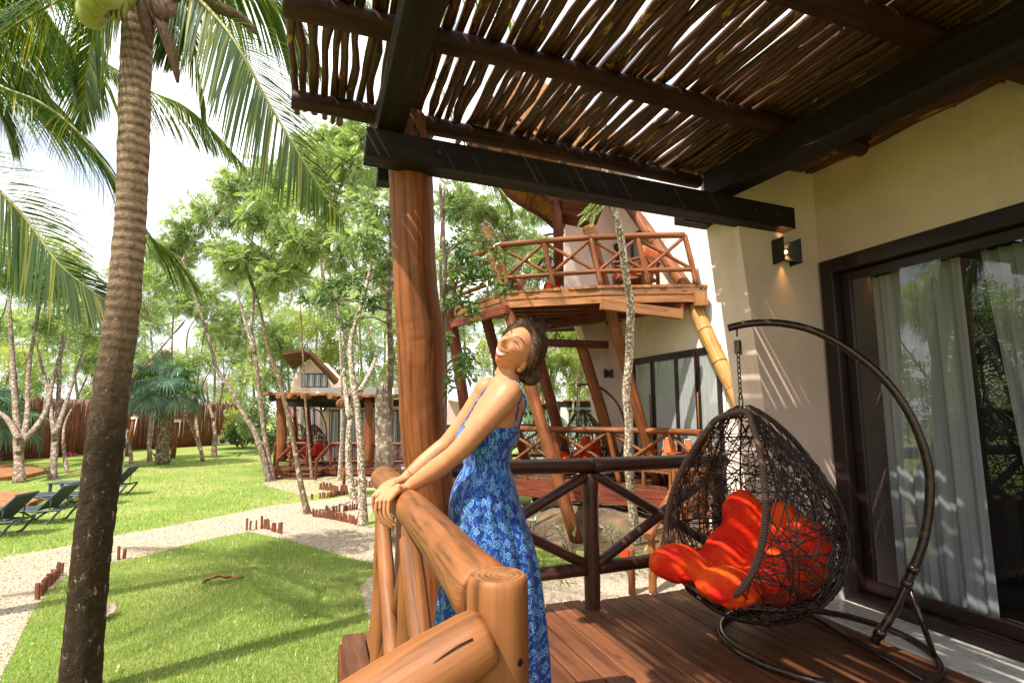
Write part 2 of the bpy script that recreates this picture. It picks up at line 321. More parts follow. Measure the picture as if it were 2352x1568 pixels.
eb = [atx(1627, 527, ew[3][0]), atx(1652, 700, (ew[2][0] * .4 + ew[3][0] * .6)), atx(1686, 862, ew[2][0] * .75 + ew[3][0] * .25)]
m = MB(); slab(m, [(ew[0][0], RY, -.85), (WX, RY, -.85), (WX, RY, 3.6), tuple(ew[4])] + [tuple(p) for p in ew[3:0:-1]], (0, .30, 0)); m.build('end_wall', M['cream'], villa)
m = MB(); o_ = V(.012, 0, 0); slab(m, [p * V(1, 0, 1) + o_ + V(0, RY + .30, 0) for p in (ew[2] * .35 + ew[3] * .65, ew[3], ew[4])] + [(WX, RY + .30, 3.6), (WX, RY + .30, ew[2][2] * .35 + ew[3][2] * .65)], (0, .06, 0)); m.build('wall_band', M['cream'], villa)
m = MB(); m.box(3.31, WX - .002, RY - .014, RY - .002, .0, .085); m.build('skirting', M['marble'], villa, .003)
# roof slab over the room, room shell
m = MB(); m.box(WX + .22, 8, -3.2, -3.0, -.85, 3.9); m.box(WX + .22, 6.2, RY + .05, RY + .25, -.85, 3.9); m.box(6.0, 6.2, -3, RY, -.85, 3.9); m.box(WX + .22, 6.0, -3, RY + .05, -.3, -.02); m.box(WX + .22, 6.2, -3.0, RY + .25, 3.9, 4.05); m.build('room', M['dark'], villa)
door = MB()
DX = WX - .03
for (y0, y1, z0, z1) in ((RY - .13, RY - .021, .0, 2.6), (-2.6, RY - .13, 2.49, 2.6), (-2.6, RY - .13, .0, .085)): door.box(DX, WX + .14, y0, y1, z0, z1)
frame = door.build('door_frame', M['doorframe'], villa, .006)
for k, (ya, yb, x) in enumerate(((1.55, RY - .135, WX + .055), (-.1, 1.62, WX + .005))):
    d = MB(); t_ = .07
    d.box(x, x + .045, ya, ya + t_, .09, 2.485); d.box(x, x + .045, yb - t_, yb, .09, 2.485); d.box(x, x + .045, ya + t_, yb - t_, 2.42, 2.485); d.box(x, x + .045, ya + t_, yb - t_, .09, .17)
    dd = d.build('sliding_door', M['doorframe'], villa, .004)
    g = MB(); g.face([(x + .02, ya + t_, .17), (x + .02, yb - t_, .17), (x + .02, yb - t_, 2.42), (x + .02, ya + t_, 2.42)]); g.build('pane', M['glass'], dd)
def curtain(x, ya, yb, z0, z1, n, amp, label, flare=0, axis='y', ph=0, fixed=0.0):
    mb = MB(); nf = n
    def fn(u, v):
        a = ya + (yb - ya) * u; a += flare * (1 - v) * (u - .5) * abs(yb - ya) + flare * .4 * (1 - v) * (yb - ya)
        o = amp * (sin(u * nf * 6.283 + ph) + .45 * sin(u * nf * 2.3 * 6.283 + 1.3 + v * 1.2) + .25 * sin(u * nf * 5.1 * 6.283 + ph + v)) * (.7 + .3 * v)
        return (x + o, a, z0 + (z1 - z0) * v) if axis == 'y' else (a, x + o, z0 + (z1 - z0) * v)
    mb.grid(fn, max(40, nf * 14), 14, uvs=(abs(yb - ya), z1 - z0))
    o = mb.build('curtain', M['curtain']); return tag(o, label, 'curtain', 'curtains behind the near sliding door') if label else o
curtain(WX + .25, 2.93, 2.30, .10, 2.44, 5, .018, 'sheer grey curtain behind the near door, nearest the wall corner', .0)
curtain(WX + .25, 2.19, 1.86, .10, 2.44, 4, .018, 'flared sheer grey curtain behind the near door, left of the dark opening', .55, ph=2)
# tiled strip and deck
m = MB()
for i in range(8): y1 = RY - .017 - i * .62; m.box(3.345, WX - .032, y1 - .615, y1, -.06, .006)
tag(m.build('tile_strip', M['marble'], None, .003), None, None, kind='structure')
deck = thing('wooden_deck', 'brown plank deck under the hanging egg chair', 'deck', (1.8, 1, -.85))
m = MB(); x = .20; i = 0
while x < 3.335:
    w_ = .143; x1 = min(x + w_, 3.338)
    e = 3.77 + (.0 if i % 4 else -.02) + random.uniform(-.012, .012) + (.05 if 10 <= i <= 12 else 0)
    cut = -2.0
    m.box(x, x1 - .010, cut, e, -.035, random.uniform(-.0015, .0015)); x += w_; i += 1
m.build('boards', M['deck'], deck, .004)
m = MB()
for y in (-1.5, -.4, .7, 1.8, 2.7, 3.6): m.box(.24, 3.34, y, y + .07, -.19, -.04)
m.box(.18, .24, -2, 3.72, -.24, -.042); m.box(.24, 3.34, 3.68, 3.73, -.24, -.042)
m.build('joists', M['redwood'], deck, .004)
for y in (3.5, 1.6, -.6):
    for xx in (.3, 1.9, 3.2): q = MB(); q.tube([(xx, y, -.86), (xx, y, -.2)], .07, 10); q.build('pile', M['log'], deck)
# ================================================================== pergola
perg = thing('pergola', 'dark timber pergola roofed with knobbly sticks over the deck', 'pergola', (.62, 3.35, 0))
def log(p0, p1, r0, r1=None, n=14, seg=10, wob=.05, bend=0, cmi=None):
    p0 = np.asarray(p0, float); p1 = np.asarray(p1, float); r1 = r0 if r1 is None else r1
    b = nrm(np.cross(p1 - p0, V(.3, .5, .8))) * bend; q = MB(); seg = int(seg * 2); ts = [0, .004] + [i / seg for i in range(1, seg)] + [.996, 1]; kn = [(random.random(), random.uniform(.02, .05)) for _ in range(4)]
    q.tube([p0 + (p1 - p0) * t + b * sin(pi * t) for t in ts], [(r0 + (r1 - r0) * t) * (.88 if t in (0, 1) else 1) * (1 + sum(.07 * exp(-((t - a_) / b_) ** 2) for a_, b_ in kn)) for t in ts], n, wob=wob, rnd=.02, cmi=cmi); return q
cp = [atd(1016, 1460, 3.40), atd(1008, 1330, 3.40), atd(1000, 1200, 3.39), atd(986, 1090, 3.38), atd(974, 1000, 3.36), atd(967, 900, 3.35), atd(967, 820, 3.34), atd(966, 765, 3.34), atd(958, 700, 3.33), atd(952, 600, 3.33), atd(947, 480, 3.38), atd(942, 380, 3.47), atd(940, 320, 3.5), atd(942, 262, 3.5)]
cr_ = [.158, .152, .148, .143, .139, .140, .148, .153, .140, .131, .134, .139, .12, .095]
cc = curve(cp, 9); rr = np.interp(np.linspace(0, 13, len(cc)), range(14), cr_)
m = MB(); m.tube(cc, rr, 34, wob=.03, rnd=.024); m.build('column', M['log'], perg)
# main front beam, its twin behind the column, and the cross beams resting on them
BL, BR = V(.19, 3.13, 2.965), V(3.45, 3.13, 2.90)
m = MB(); m.bar(BL, BR, .16, .172); m.build('front_beam', M['beam'], perg, .006)
for xx in (.62, 3.05, 3.27):
    q = MB(); zz = 2.965 - (xx - .19) * .02; q.tube([(xx, 3.05, zz), (xx, 3.035, zz)], .016, 8); q.build('bolt', M['black'], perg)
m = MB(); m.bar((.30, 3.53, 3.0), (.60, 3.53, 3.0), .12, .17); m.build('rear_beam', M['beam'], perg, .006)
m = MB(); m.bar((2.70, 3.50, 3.0), (3.4, 3.50, 2.99), .13, .15); m.build('rear_beam', M['beam'], perg, .006)
m = MB(); m.bar((.33, 3.24, 3.14), (.36, -2.2, 3.14), .16, .17); m.build('cross_beam', M['beam'], perg, .006)
m = MB(); m.bar((2.83, 3.24, 3.14), (3.23, -2.2, 3.14), .19, .20); m.build('cross_beam', M['beam'], perg, .006)
for (y0, y1, xe, r) in ((3.33, 3.48, 2.9, .058), (2.50, 2.62, 3.66, .062), (1.68, 1.66, 3.8, .064), (.84, .84, 3.8, .06), (0, 0, 3.8, .06), (-.9, -.9, 3.8, .06), (-1.8, -1.8, 3.8, .06)):
    xs = -.24; xe2 = xe; m = log((xs, y0, 3.292), (xe2, y1, 3.292 + (.012 if r == .062 else 0)), r, r * .95, 14, 14, .06, .015); m.build('roof_log', M['purlin'], perg)
# roof sticks along Y
random.seed(21)
x = -.22; k = 0; rest = MB()
while x < 3.79:
    dens = min(1, max(0, (x + .2) / 2.6)); r = random.uniform(.019, .027); step = 2 * r + (.010 - .005 * dens) * random.uniform(.2, 1.8) - (.010 if x > 2.7 else 0)
    q = MB() if k < 96 else rest
    y0 = -2.1; y1 = 3.62 + random.uniform(-.12, .13); px_ = []; rs = []; ph = random.uniform(0, 6); a = random.uniform(.005, .017); z0 = 3.355 + r + random.uniform(0, .012)
    cuts = [y0, y1] if random.random() < .35 else [y0, random.uniform(.3, 2.9), y1]
    # a stick with its kinks and knots; a second stick laps on where it ends
    n_ = 46
    for i in range(n_ + 1):
        y = y0 + (y1 - y0) * i / n_; px_.append((x + a * sin(y * 2.3 + ph) + a * .6 * sin(y * 6.1 + ph * 2) + a * .4 * sin(y * 11.7 + ph), y, z0 + .006 * sin(y * 3.1 + ph)))
        rs.append(r * (1 + .12 * sin(y * 9 + ph) + random.uniform(-.10, .10)) * (1.35 if random.random() < .07 else 1))
    q.tube(px_, rs, 8, wob=.10)
    for _ in range(3):
        i = random.randrange(3, n_ - 3); c = V(*px_[i]); q.tube([c, c + V(random.uniform(-.4, .4) * r, random.uniform(.5, 1.2) * r, -random.uniform(1.0, 1.7) * r)], [r * .5, r * .3], 6)
    if k < 96: q.build('roof_stick', M['stick'], perg)
    x += step; k += 1
# a loose second layer that closes most gaps near the wall
q = MB()
for i in range(80):
    xx = 1.5 + 2.3 * (random.random() ** .5); ya = random.uniform(-2, 2.2); yb = min(3.7, ya + random.uniform(.8, 2.6)); r = random.uniform(.014, .022); ph = random.uniform(0, 6); n_ = 20
    q.tube([(xx + .012 * sin(ph + t * .5), ya + (yb - ya) * t / n_, 3.42 + .01 * sin(ph + t)) for t in range(n_ + 1)], [r * random.uniform(.85, 1.15) for _ in range(n_ + 1)], 6, wob=.1)
for i in range(34):
    xx = 2.62 + i * .036; q.tube([(xx + .004 * sin(t * 1.3 + i), -2 + 5.6 * t / 16, 3.435 + .004 * sin(i * 2 + t)) for t in range(17)], .021, 6, wob=.08)
ob = q.build('upper_stick_layer', M['stick'], perg); ob['kind'] = 'stuff'
if rest.v: ob = rest.build('roof_stick_rest', M['stick'], perg); ob['kind'] = 'stuff'
# ================================================================== railings of our deck
random.seed(5)
def brace(mb_name, par, p0, p1, r, mat, wob=.05, bend=.006, n=12, r1=None): return log(p0, p1, r, r1, n, 10, wob, bend).build(mb_name, mat, par)
nr = thing('deck_railing', 'honey brown log railing the woman leans on, with thick corner post', 'railing', (.33, 1, 0))
log((.33, 1.06, 1.035), (.345, 3.02, 1.045), .0615, .0655, 30, 18, .045, .014, 1).build('handrail', [M['loglight'], M['endgrain']], nr)
m = MB(); pc = V(.335, 1.015, 0); m.tube([pc + V(0, 0, z) for z in (-.85, .2, .6, .9, 1.06, 1.082, 1.092, 1.094)], [.062, .060, .0595, .059, .0585, .0575, .054, .0505], 40, wob=.012, cmi=1); m.build('corner_post', [M['loglight'], M['endgrain']], nr)
for (ang, z, r) in ((-1.15, .955, .008), (-1.9, .80, .006), (-.9, .62, .007)): kb = MB(); e_ = V(cos(ang), sin(ang), 0); kb.tube([pc + e_ * .052 + V(0, 0, z), pc + e_ * .0605 + V(0, 0, z)], [r, r * .8], 10); kb.build('bolt', M['beam'], nr)
brace('post', nr, (.33, 2.86, -.85), (.33, 2.86, 1.0), .036, M['loglight'], .04); brace('post', nr, (.33, 1.98, .06), (.33, 1.98, 1.0), .036, M['loglight'], .04)
brace('bottom_rail', nr, (.33, 1.06, .12), (.33, 2.85, .12), .034, M['loglight'], .04)
for (a, b) in ((1.1, 1.95), (2.02, 2.82)):
    brace('brace', nr, (.315, a, .17), (.315, b, .96), .034, M['loglight']); brace('brace', nr, (.35, a, .96), (.35, b, .17), .036, M['loglight'])
# stair handrail that drops away from the corner post
hr = thing('stair_handrail', 'cracked log handrail sloping down from the corner post, nearest the viewer', 'handrail', (-.3, .98, -.85))
m = MB(); a, b = V(.305, .985, 1.00), V(-1.45, .95, .18); ts = [0, .006, .02] + [i / 16 for i in range(1, 17)]
m.tube([a + (b - a) * t + V(0, 0, .01 * sin(t * 9)) for t in ts], [.046, .0535, .056] + [.057 + .003 * sin(t * 21) for t in ts[3:]], 30, wob=.04, rnd=.02, cmi=1)
crk = MB()
hrl = m.build('handrail', [M['loglight'], M['endgrain']], hr)
sd = nrm(b - a); sx = V(0, -1, 0); upv = nrm(np.cross(sx, sd)); upv = upv if upv[2] > 0 else -upv
pts = [a + sd * (.03 + .62 * t) + V(0, 0, .01 * sin(.62 * t / 1.9 * 9)) + (sx * (.0475 + .004 * t) + upv * (.032 - .03 * t + .004 * sin(t * 11) + .0025 * sin(t * 31))) for t in np.linspace(0, 1, 24)]
crk.tube(pts, [.0006 + .0011 * abs(sin(t * 7 + 1)) for t in np.linspace(0, 1, 24)], 6); crk.build('crack', M['beam'], hrl)
brace('post', hr, (-1.2, .96, -.85), (-1.2, .96, .25), .05, M['loglight'])
br = thing('back_railing', 'dark log railing with crossed braces along the far deck edge', 'railing', (1.9, 3.64, 0))
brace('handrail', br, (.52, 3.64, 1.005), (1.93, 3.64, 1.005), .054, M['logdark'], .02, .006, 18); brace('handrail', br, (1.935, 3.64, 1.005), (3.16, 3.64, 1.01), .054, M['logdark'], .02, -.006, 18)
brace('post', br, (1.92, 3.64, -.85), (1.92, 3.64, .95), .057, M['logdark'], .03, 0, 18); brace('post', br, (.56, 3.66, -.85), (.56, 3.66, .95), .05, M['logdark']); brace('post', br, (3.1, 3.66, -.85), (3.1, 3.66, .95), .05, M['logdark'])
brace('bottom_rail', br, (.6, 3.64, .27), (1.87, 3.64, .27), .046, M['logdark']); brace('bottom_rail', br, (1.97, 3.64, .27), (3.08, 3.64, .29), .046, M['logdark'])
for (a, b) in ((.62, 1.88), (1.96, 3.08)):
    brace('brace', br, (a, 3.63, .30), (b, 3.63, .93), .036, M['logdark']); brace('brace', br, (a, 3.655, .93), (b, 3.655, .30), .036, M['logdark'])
# ================================================================== wall lamp
def wall_lamp(loc, rz, label, lit=True, group='box lamps on the villa walls'):
    L_ = thing('wall_lamp', label, 'lamp', loc, group, rz)
    m = MB(); w_, h_, d_ = .088, .098, .12                # back plate plus two folded cheeks that open like wings; local y- is away from the wall
    m.box(-w_ * .5, w_ * .5, -.012, 0, -h_ * .6, h_ * .6)
    m.hexa([(-w_, -d_, -h_), (.004, -.03, -h_ * .55), (.004, -.024, -h_ * .55), (-w_, -d_ + .006, -h_), (-w_, -d_, h_), (.004, -.03, h_ * .55), (.004, -.024, h_ * .55), (-w_, -d_ + .006, h_)])
    m.hexa([(-.004, -.03, -h_ * .55), (w_, -d_, -h_), (w_, -d_ + .006, -h_), (-.004, -.024, -h_ * .55), (-.004, -.03, h_ * .55), (w_, -d_, h_), (w_, -d_ + .006, h_), (-.004, -.024, h_ * .55)])
    m.hexa([(-w_, -d_ + .006, -h_), (-w_ + .004, -d_ + .006, -h_), (-w_ + .004, 0, -h_), (-w_, 0, -h_), (-w_, -d_ + .006, h_), (-w_ + .004, -d_ + .006, h_), (-w_ + .004, 0, h_), (-w_, 0, h_)])
    m.hexa([(w_ - .004, -d_ + .006, -h_), (w_, -d_ + .006, -h_), (w_, 0, -h_), (w_ - .004, 0, -h_), (w_ - .004, -d_ + .006, h_), (w_, -d_ + .006, h_), (w_, 0, h_), (w_ - .004, 0, h_)])
    m.build('lamp_shade', M['black'], L_, local=True)
    if lit:
        b = MB(); b.ball((0, -.05, 0), .012, 10, 6); b.build('bulb', M['bulb'], L_, local=True)
        for sgn in (1, -1):
            ld = bpy.data.lights.new('lamp_light', 'SPOT'); ld.energy = 1.7; ld.color = (1, .55, .18); ld.spot_size = radians(95); ld.spot_blend = .5; ld.shadow_soft_size = .01
            lo = bpy.data.objects.new('lamp_light', ld); COL.objects.link(lo); lo.parent = L_; lo.location = (0, -.055, sgn * .02); lo.rotation_euler = (0 if sgn < 0 else pi, 0, 0)
    return L_
t = NT('bulb'); e = t.n('Emission'); e.inputs[0].default_value = (1, .55, .2, 1); e.inputs[1].default_value = 18; t.l(e.outputs[0], t.o.inputs[0]); M['bulb'] = t.m
lp = aty(1807, 578, RY - .06); wall_lamp((lp[0], RY - .001, lp[2]), 0, 'lit black box lamp on the cream wall above the egg chair stand')
# ================================================================== hanging egg chair
def egg_chair(label, detail=1.0, seed=3, group='hanging egg chairs'):
    """built at the origin; the opening faces -X; the stand's pole is behind at +X"""
    random.seed(seed); root = thing('egg_chair', label, 'egg chair', (0, 0, 0), group)
    n_t = 10 if detail > .5 else 6
    # stand: ring, chord, braces, pole   (coordinates measured for the near chair, relative to the hook's foot)
    ring = MB(); c = V(.29, -.23, .022)
    ring.tube([c + V(.57 * cos(t), .57 * sin(t), 0) for t in np.linspace(0, 2 * pi, 49)[:-1]], .021, n_t, closed=True); rg = ring.build('base_ring', M['bronze'], root, local=True)
    ch = MB(); ch.tube([(.62, .22, .03), (.36, -.79, .03)], .017, n_t); ch.build('crossbar', M['bronze'], root, local=True)
    pole = MB(); base = V(.49, -.42, .03); dv = nrm(V(-.49, .42, 0)); ps = [(0, .03), (-.115, .22), (-.20, .40), (-.29, .62), (-.343, .88), (-.345, 1.10), (-.28, 1.36), (-.16, 1.58), (.02, 1.77), (.20, 1.89), (.38, 1.945), (.53, 1.955), (.63, 1.945), (.70, 1.93)]
    cv = curve([base + dv * s + V(0, 0, z) for s, z in ps], 5); pole.tube(cv, .025, n_t + 2); pl = pole.build('pole', M['bronze'], root, local=True)
    cl = MB(); i0 = 9
    for i in (1, 9, 11): cl.tube([cv[i], cv[i + 1]], .031, n_t + 2)
    cl.build('collar', M['bronze'], pl, local=True)
    for tgt in (V(.70, -.62, .03),): q = MB(); q.tube([base + dv * -.2 + V(0, 0, .36), tgt], .016, n_t); q.build('strut', M['bronze'], root, local=True)
    # chain
    hook = base + dv * .645 + V(0, 0, 1.92); chain = MB(); top = 1.47
    z = hook[2]; h0 = V(0.0, 0.0, 0)
    hx, hy = hook[0], hook[1]
    chain.tube([(hx, hy, z), (hx, hy, z - .05)], .006, 6)
    if detail > .5:
        for i in range(9): chain.tube([(hx + .022 * cos(t), hy + .022 * sin(t), z - .075 - .0105 * i - .0105 * t / 6.283) for t in np.linspace(0, 2 * pi, 11)], .0045, 5)
        zz = z - .175; k = 0
        while zz > top + .025:
            a_ = V(1, 0, 0) if k % 2 else V(0, 1, 0); lk = [V(hx, hy, zz) + a_ * (.011 * cos(t)) + V(0, 0, .022 * sin(t)) for t in np.linspace(0, 2 * pi, 11)[:-1]]
            chain.tube(lk, .0046, 5, closed=True); zz -= .034; k += 1
        chain.tube([V(hx, hy, top + .0) + V(0, 1, 0) * .018 * cos(t) + V(0, 0, .045 * sin(t)) for t in np.linspace(0, 2 * pi, 13)[:-1]], .005, 6, closed=True)
    else: chain.tube([(hx, hy, z), (hx, hy, top)], .008, 5)
    chain.build('chain', M['chain'], root, local=True)
    # egg shell: r(z) profile, opening cut by a tilted plane
    Z0, Z1 = .10, 1.45; CX = hx + .02; CY = hy
    def prof(z): u = (z - Z0) / (Z1 - Z0); u = min(1, max(0, u)); return .60 * (max(0, sin(pi * u ** .80)) ** .62) * (1 - .16 * u)
    def cutx(z): u = (z - Z0) / (Z1 - Z0); return -.43 + .38 * u ** 1.5   # opening plane x offset (from the egg axis)
    def onegg(th, z, k=1.0): r = prof(z) * k; return V(CX + r * cos(th), CY + r * sin(th) * .94, z)
    def inside(p): return (p[0] - CX) > cutx(p[2]) - .012
    # rim loop: intersect
    rim_n = []; rim_f = []
    for z in np.linspace(Z0 + .012, Z1 - .004, 30):
        r = prof(z); c_ = cutx(z) / max(r, 1e-6)
        if -1 < c_ < 1: th = math.acos(c_); rim_n.append(onegg(-th, z)); rim_f.append(onegg(th, z))
    loop = rim_n + rim_f[::-1]
    sm_ = curve(loop[::2] + [loop[0]], 4)[:-1]
    rim = MB(); rim.tube(sm_, .021, n_t, closed=True); rim.build('rim', M['rattanrim'], root, local=True)
    web = MB(); strands = int(430 * detail) if detail > .5 else 60; rr = .0036 if detail > .5 else .0075
    for _ in range(strands):
        th = random.uniform(-2.4, 2.4); z = Z0 + (Z1 - Z0) * random.random(); a_ = random.uniform(0, 2 * pi); pts = []; off = random.uniform(.98, 1.015); bend = random.uniform(-2.2, 2.2); ln = random.uniform(.5, 1.3); n_ = 18
        for i in range(n_):
            p = onegg(th, z, off * (1 + .012 * sin(i * .9 + a_)))
            if not inside(p):
                if len(pts) > 3: break
                pts = []
            else: pts.append(p)
            st = ln / n_; r = max(.08, prof(z)); th += st * cos(a_) / r; dz = st * sin(a_); z += dz; a_ += bend * st
            if z < Z0 + .03 or z > Z1 - .03: z = min(max(z, Z0 + .03), Z1 - .03); a_ = -a_
        if len(pts) > 3: web.tube(pts, rr * random.uniform(.75, 1.3), 5 if detail > .5 else 4, cap=False)
    # structural ribs
    for th in np.linspace(-1.9, 1.9, 9):
        pts = [onegg(th, z) for z in np.linspace(Z0 + .01, Z1 - .01, 22)]; pts = [p for p in pts if inside(p)]
        if len(pts) > 2: web.tube(pts, rr * 1.7, 6, cap=False)
    for z in (.3, .62, .95, 1.22):
        pts = [onegg(th, z) for th in np.linspace(-2.6, 2.6, 40)]; pts = [p for p in pts if inside(p)]; web.tube(pts, rr * 1.5, 6, cap=False)
    web.build('woven_shell', M['rattan'], root, local=True)
    # cushion: plump lobes sewn together, lying in the bowl and bulging over the front lip
    cu = MB(); fin = detail > .5
    for (x_, y_, z_, a_, b_, c_) in ((-.40, .21, .42, .20, .22, .125), (-.29, -.13, .37, .21, .22, .115), (-.16, .04, .33, .20, .22, .10), (.0, .23, .40, .21, .20, .15), (.0, -.16, .36, .22, .20, .12), (.13, .02, .36, .22, .24, .14), (.18, .25, .62, .13, .18, .25), (.28, .0, .58, .12, .20, .24), (.22, -.22, .55, .14, .17, .22), (.10, -.29, .45, .17, .10, .15), (.10, .32, .46, .18, .11, .17)):
        cu.ball(V(CX + x_, CY + y_, z_), 1, 24 if fin else 10, 16 if fin else 7, sq=(a_, b_, c_), wob=.015)
    co = cu.build('cushion', M['orange'], None)
    if fin:
        rmd = co.modifiers.new('fuse', 'REMESH'); rmd.mode = 'VOXEL'; rmd.voxel_size = .011; rmd.use_smooth_shade = True; smd = co.modifiers.new('smooth', 'SMOOTH'); smd.iterations = 3; smd.factor = .5
        tx = bpy.data.textures.new('wrinkle', 'CLOUDS'); tx.noise_scale = .10; tx.noise_depth = 4; tx.noise_basis = 'VORONOI_F2_F1'; dm = co.modifiers.new('wrinkle', 'DISPLACE'); dm.texture = tx; dm.strength = .038; dm.mid_level = .5
        tx2 = bpy.data.textures.new('billow', 'CLOUDS'); tx2.noise_scale = .05; tx2.noise_depth = 2; dm = co.modifiers.new('billow', 'DISPLACE'); dm.texture = tx2; dm.strength = .014; dm.mid_level = .5; s3 = co.modifiers.new('soften', 'SMOOTH'); s3.iterations = 2
    co.parent = root
    return root
egg = egg_chair('large dark rattan egg chair with orange cushion on the near deck', 1.0); egg.location = (2.63, 2.85, 0)
# ================================================================== ground
def sheet(name, poly, z, mat, kind='structure'):
    m = MB(); m.face([(p[0], p[1], z) for p in poly]); return tag(m.build(name, mat), None, None, kind=kind)
def ground_mat(name, stops, sc1, sc2, bump=.5, rough=.95, patch=None, bd=.02):
    t = NT(name); a = t.noise(t.coord('Object'), sc1, 6, .65); b = t.noise(t.coord('Object'), sc2, 5, .7)
    col = t.ramp(b, stops)
    if patch: col = t.mix(t.ramp(a, [(.42, (0, 0, 0)), (.66, (.85, .85, .85))]), col, patch)
    return t.bsdf(col, rough, .15, b, bump, bd)
M['lawn'] = ground_mat('lawn_turf', [(.3, (.06, .10, .014)), (.5, (.15, .23, .035)), (.72, (.30, .36, .08))], .45, 42, .8, patch=(.30, .29, .10))
M['gravel'] = ground_mat('pale_gravel', [(.3, (.22, .165, .115)), (.5, (.40, .32, .24)), (.7, (.56, .48, .38))], .8, 34, .9, patch=(.36, .28, .19))
M['soil'] = ground_mat('dark_soil', [(.3, (.03, .02, .013)), (.55, (.09, .06, .04)), (.75, (.20, .15, .10))], 1.2, 22, 1.0, patch=(.22, .15, .09))
m = MB(); m.grid(lambda u, v: (-150 + 300 * u, -60 + 300 * v, G), 30, 30, sm=False); tag(m.build('lawn', M['lawn']), None, None, kind='structure')
gz = lambda pts: [atz(px, py, G) for px, py in pts]
up_e = gz([(-260, 1335), (-100, 1300), (0, 1281), (168, 1251), (252, 1232), (360, 1213), (470, 1192), (560, 1174), (638, 1159), (712, 1152), (800, 1140), (900, 1132), (990, 1126)])
lo_e = gz([(1000, 1330), (940, 1312), (880, 1298), (784, 1276), (700, 1250), (655, 1239), (571, 1222), (511, 1232), (437, 1249), (336, 1276), (242, 1296), (158, 1322), (81, 1397), (40, 1480), (0, 1570), (-60, 1720), (-300, 1720)])
up_c = curve([p for p in up_e], 4); lo_c = curve(lo_e[:5], 4) + lo_e[5:8] + curve(lo_e[8:], 4)
sheet('gravel_path', [p[:2] + RNG.normal(0, .012, 2) for p in up_c + lo_c], G + .004, M['gravel'])
sheet('gravel_bed', [(.6, 3.7), (6.2, 3.7), (6.2, 6.2), (5.2, 6.9), (3.6, 7.1), (2.0, 8.2), (1.0, 8.4), (.6, 7.5)], G + .008, M['gravel'])
sheet('soil_bed', [(3.4, 8.7), (5.0, 7.6), (6.9, 7.4), (6.9, 13), (2.5, 13), (2.6, 10)], G + .004, M['soil'])
sheet('bare_soil', gz([(600, 1112), (700, 1140), (760, 1128), (900, 1122), (960, 1115), (960, 1085), (760, 1085), (640, 1092)]), G + .0045, M['gravel'])
sheet('grass_patch', gz([(835, 1210), (862, 1162), (905, 1150), (905, 1215)]), G + .012, M['lawn'])
mound = MB(); cxm, cym = 5.6, 9.9
mound.grid(lambda u, v: (cxm - 1.7 + 3.4 * u, cym - 1.4 + 3 * v, G - .02 + .42 * (sin(pi * u) * sin(pi * v)) ** .8 + .03 * sin(u * 37) * sin(v * 31)), 40, 40); tag(mound.build('soil_mound', M['soil']), None, None, kind='structure')
# grass blades
def blades(n, region, hmin, hmax, wd, seed):
    r = np.random.default_rng(seed); P = region(n, r); n = len(P); dry = (np.sin(P[:, 0] * 1.7 + 2 * np.sin(P[:, 1] * .9)) + np.sin(P[:, 1] * 1.3 + 1.5 * np.sin(P[:, 0] * 1.1)) + r.normal(0, .5, n)) > 1.25; P = P[~dry | (r.random(n) < .45)]; n = len(P); h = r.uniform(hmin, hmax, n) * (.7 + .6 * r.random(n) ** 3); a = r.uniform(0, 2 * pi, n); l = r.uniform(0, .9, n); la = r.uniform(0, 2 * pi, n)
    d = np.stack([np.cos(a), np.sin(a)], 1) * wd * r.uniform(.6, 1.3, n)[:, None]; b = np.c_[P, np.full(n, G)]
    v0 = b.copy(); v0[:, :2] -= d; v1 = b.copy(); v1[:, :2] += d; tp = b.copy(); tp[:, 0] += np.cos(la) * l * h; tp[:, 1] += np.sin(la) * l * h; tp[:, 2] += h
    return np.stack([v0, v1, tp], 1).reshape(-1, 3), np.arange(3 * n).reshape(-1, 3)
from mathutils import geometry
def inpoly(P, poly):
    x, y = P[:, 0], P[:, 1]; ins = np.zeros(len(P), bool); n = len(poly); j = n - 1
    for i in range(n):
        xi, yi = poly[i][0], poly[i][1]; xj, yj = poly[j][0], poly[j][1]
        c = ((yi > y) != (yj > y)) & (x < (xj - xi) * (y - yi) / (yj - yi + 1e-12) + xi); ins ^= c; j = i
    return ins
pathpoly = [p[:2] for p in up_c + lo_c]; near_lawn = [tuple(p[:2]) for p in lo_e] + [(-2.5, 3.0), (.15, 3.0), (.15, 3.6), (.5, 7.2), (.9, 8.3)]
near_lawn = [tuple(p[:2]) for p in gz([(960, 1310), (880, 1298), (784, 1276), (655, 1239), (571, 1222), (511, 1232), (437, 1249), (336, 1276), (242, 1296), (158, 1322), (81, 1397), (40, 1480), (0, 1570), (-60, 1720)])] + [(-2.0, 3.2), (.2, 3.2)]
def reg_near(n, r):
    P = np.c_[r.uniform(-4.5, 1.2, n), r.uniform(3.2, 13, n)]; Q = P + r.normal(0, .035, P.shape); k = inpoly(Q, near_lawn) & ~inpoly(Q, pathpoly) & ~((P[:, 0] > .15) & (P[:, 1] < 3.85)) & ~((P[:, 0] > .62) & (P[:, 1] < 8.3)); d = np.hypot(P[:, 0], P[:, 1]); return P[k & (r.random(n) < np.minimum(1, (6.5 / d) ** 1.6))]
def reg_far(n, r):
    d = 9 + 21 * r.random(n) ** 1.4; a = radians(-37) + r.random(n) * radians(42); P = np.c_[d * np.sin(a), d * np.cos(a)]; Q = P + r.normal(0, .05, P.shape); return P[~inpoly(Q, pathpoly) & ~inpoly(Q, near_lawn)]
gm = leafmat('grass_blade', (.15, .26, .05), (.30, .40, .10), (.56, .50, .24), .38, gloss=.04)
v, f = blades(380000, reg_near, .025, .065, .0032, 1); tag(npmesh('lawn_grass', v, f, gm, tri=True), 'short green lawn grass beside the deck', 'grass', kind='stuff')
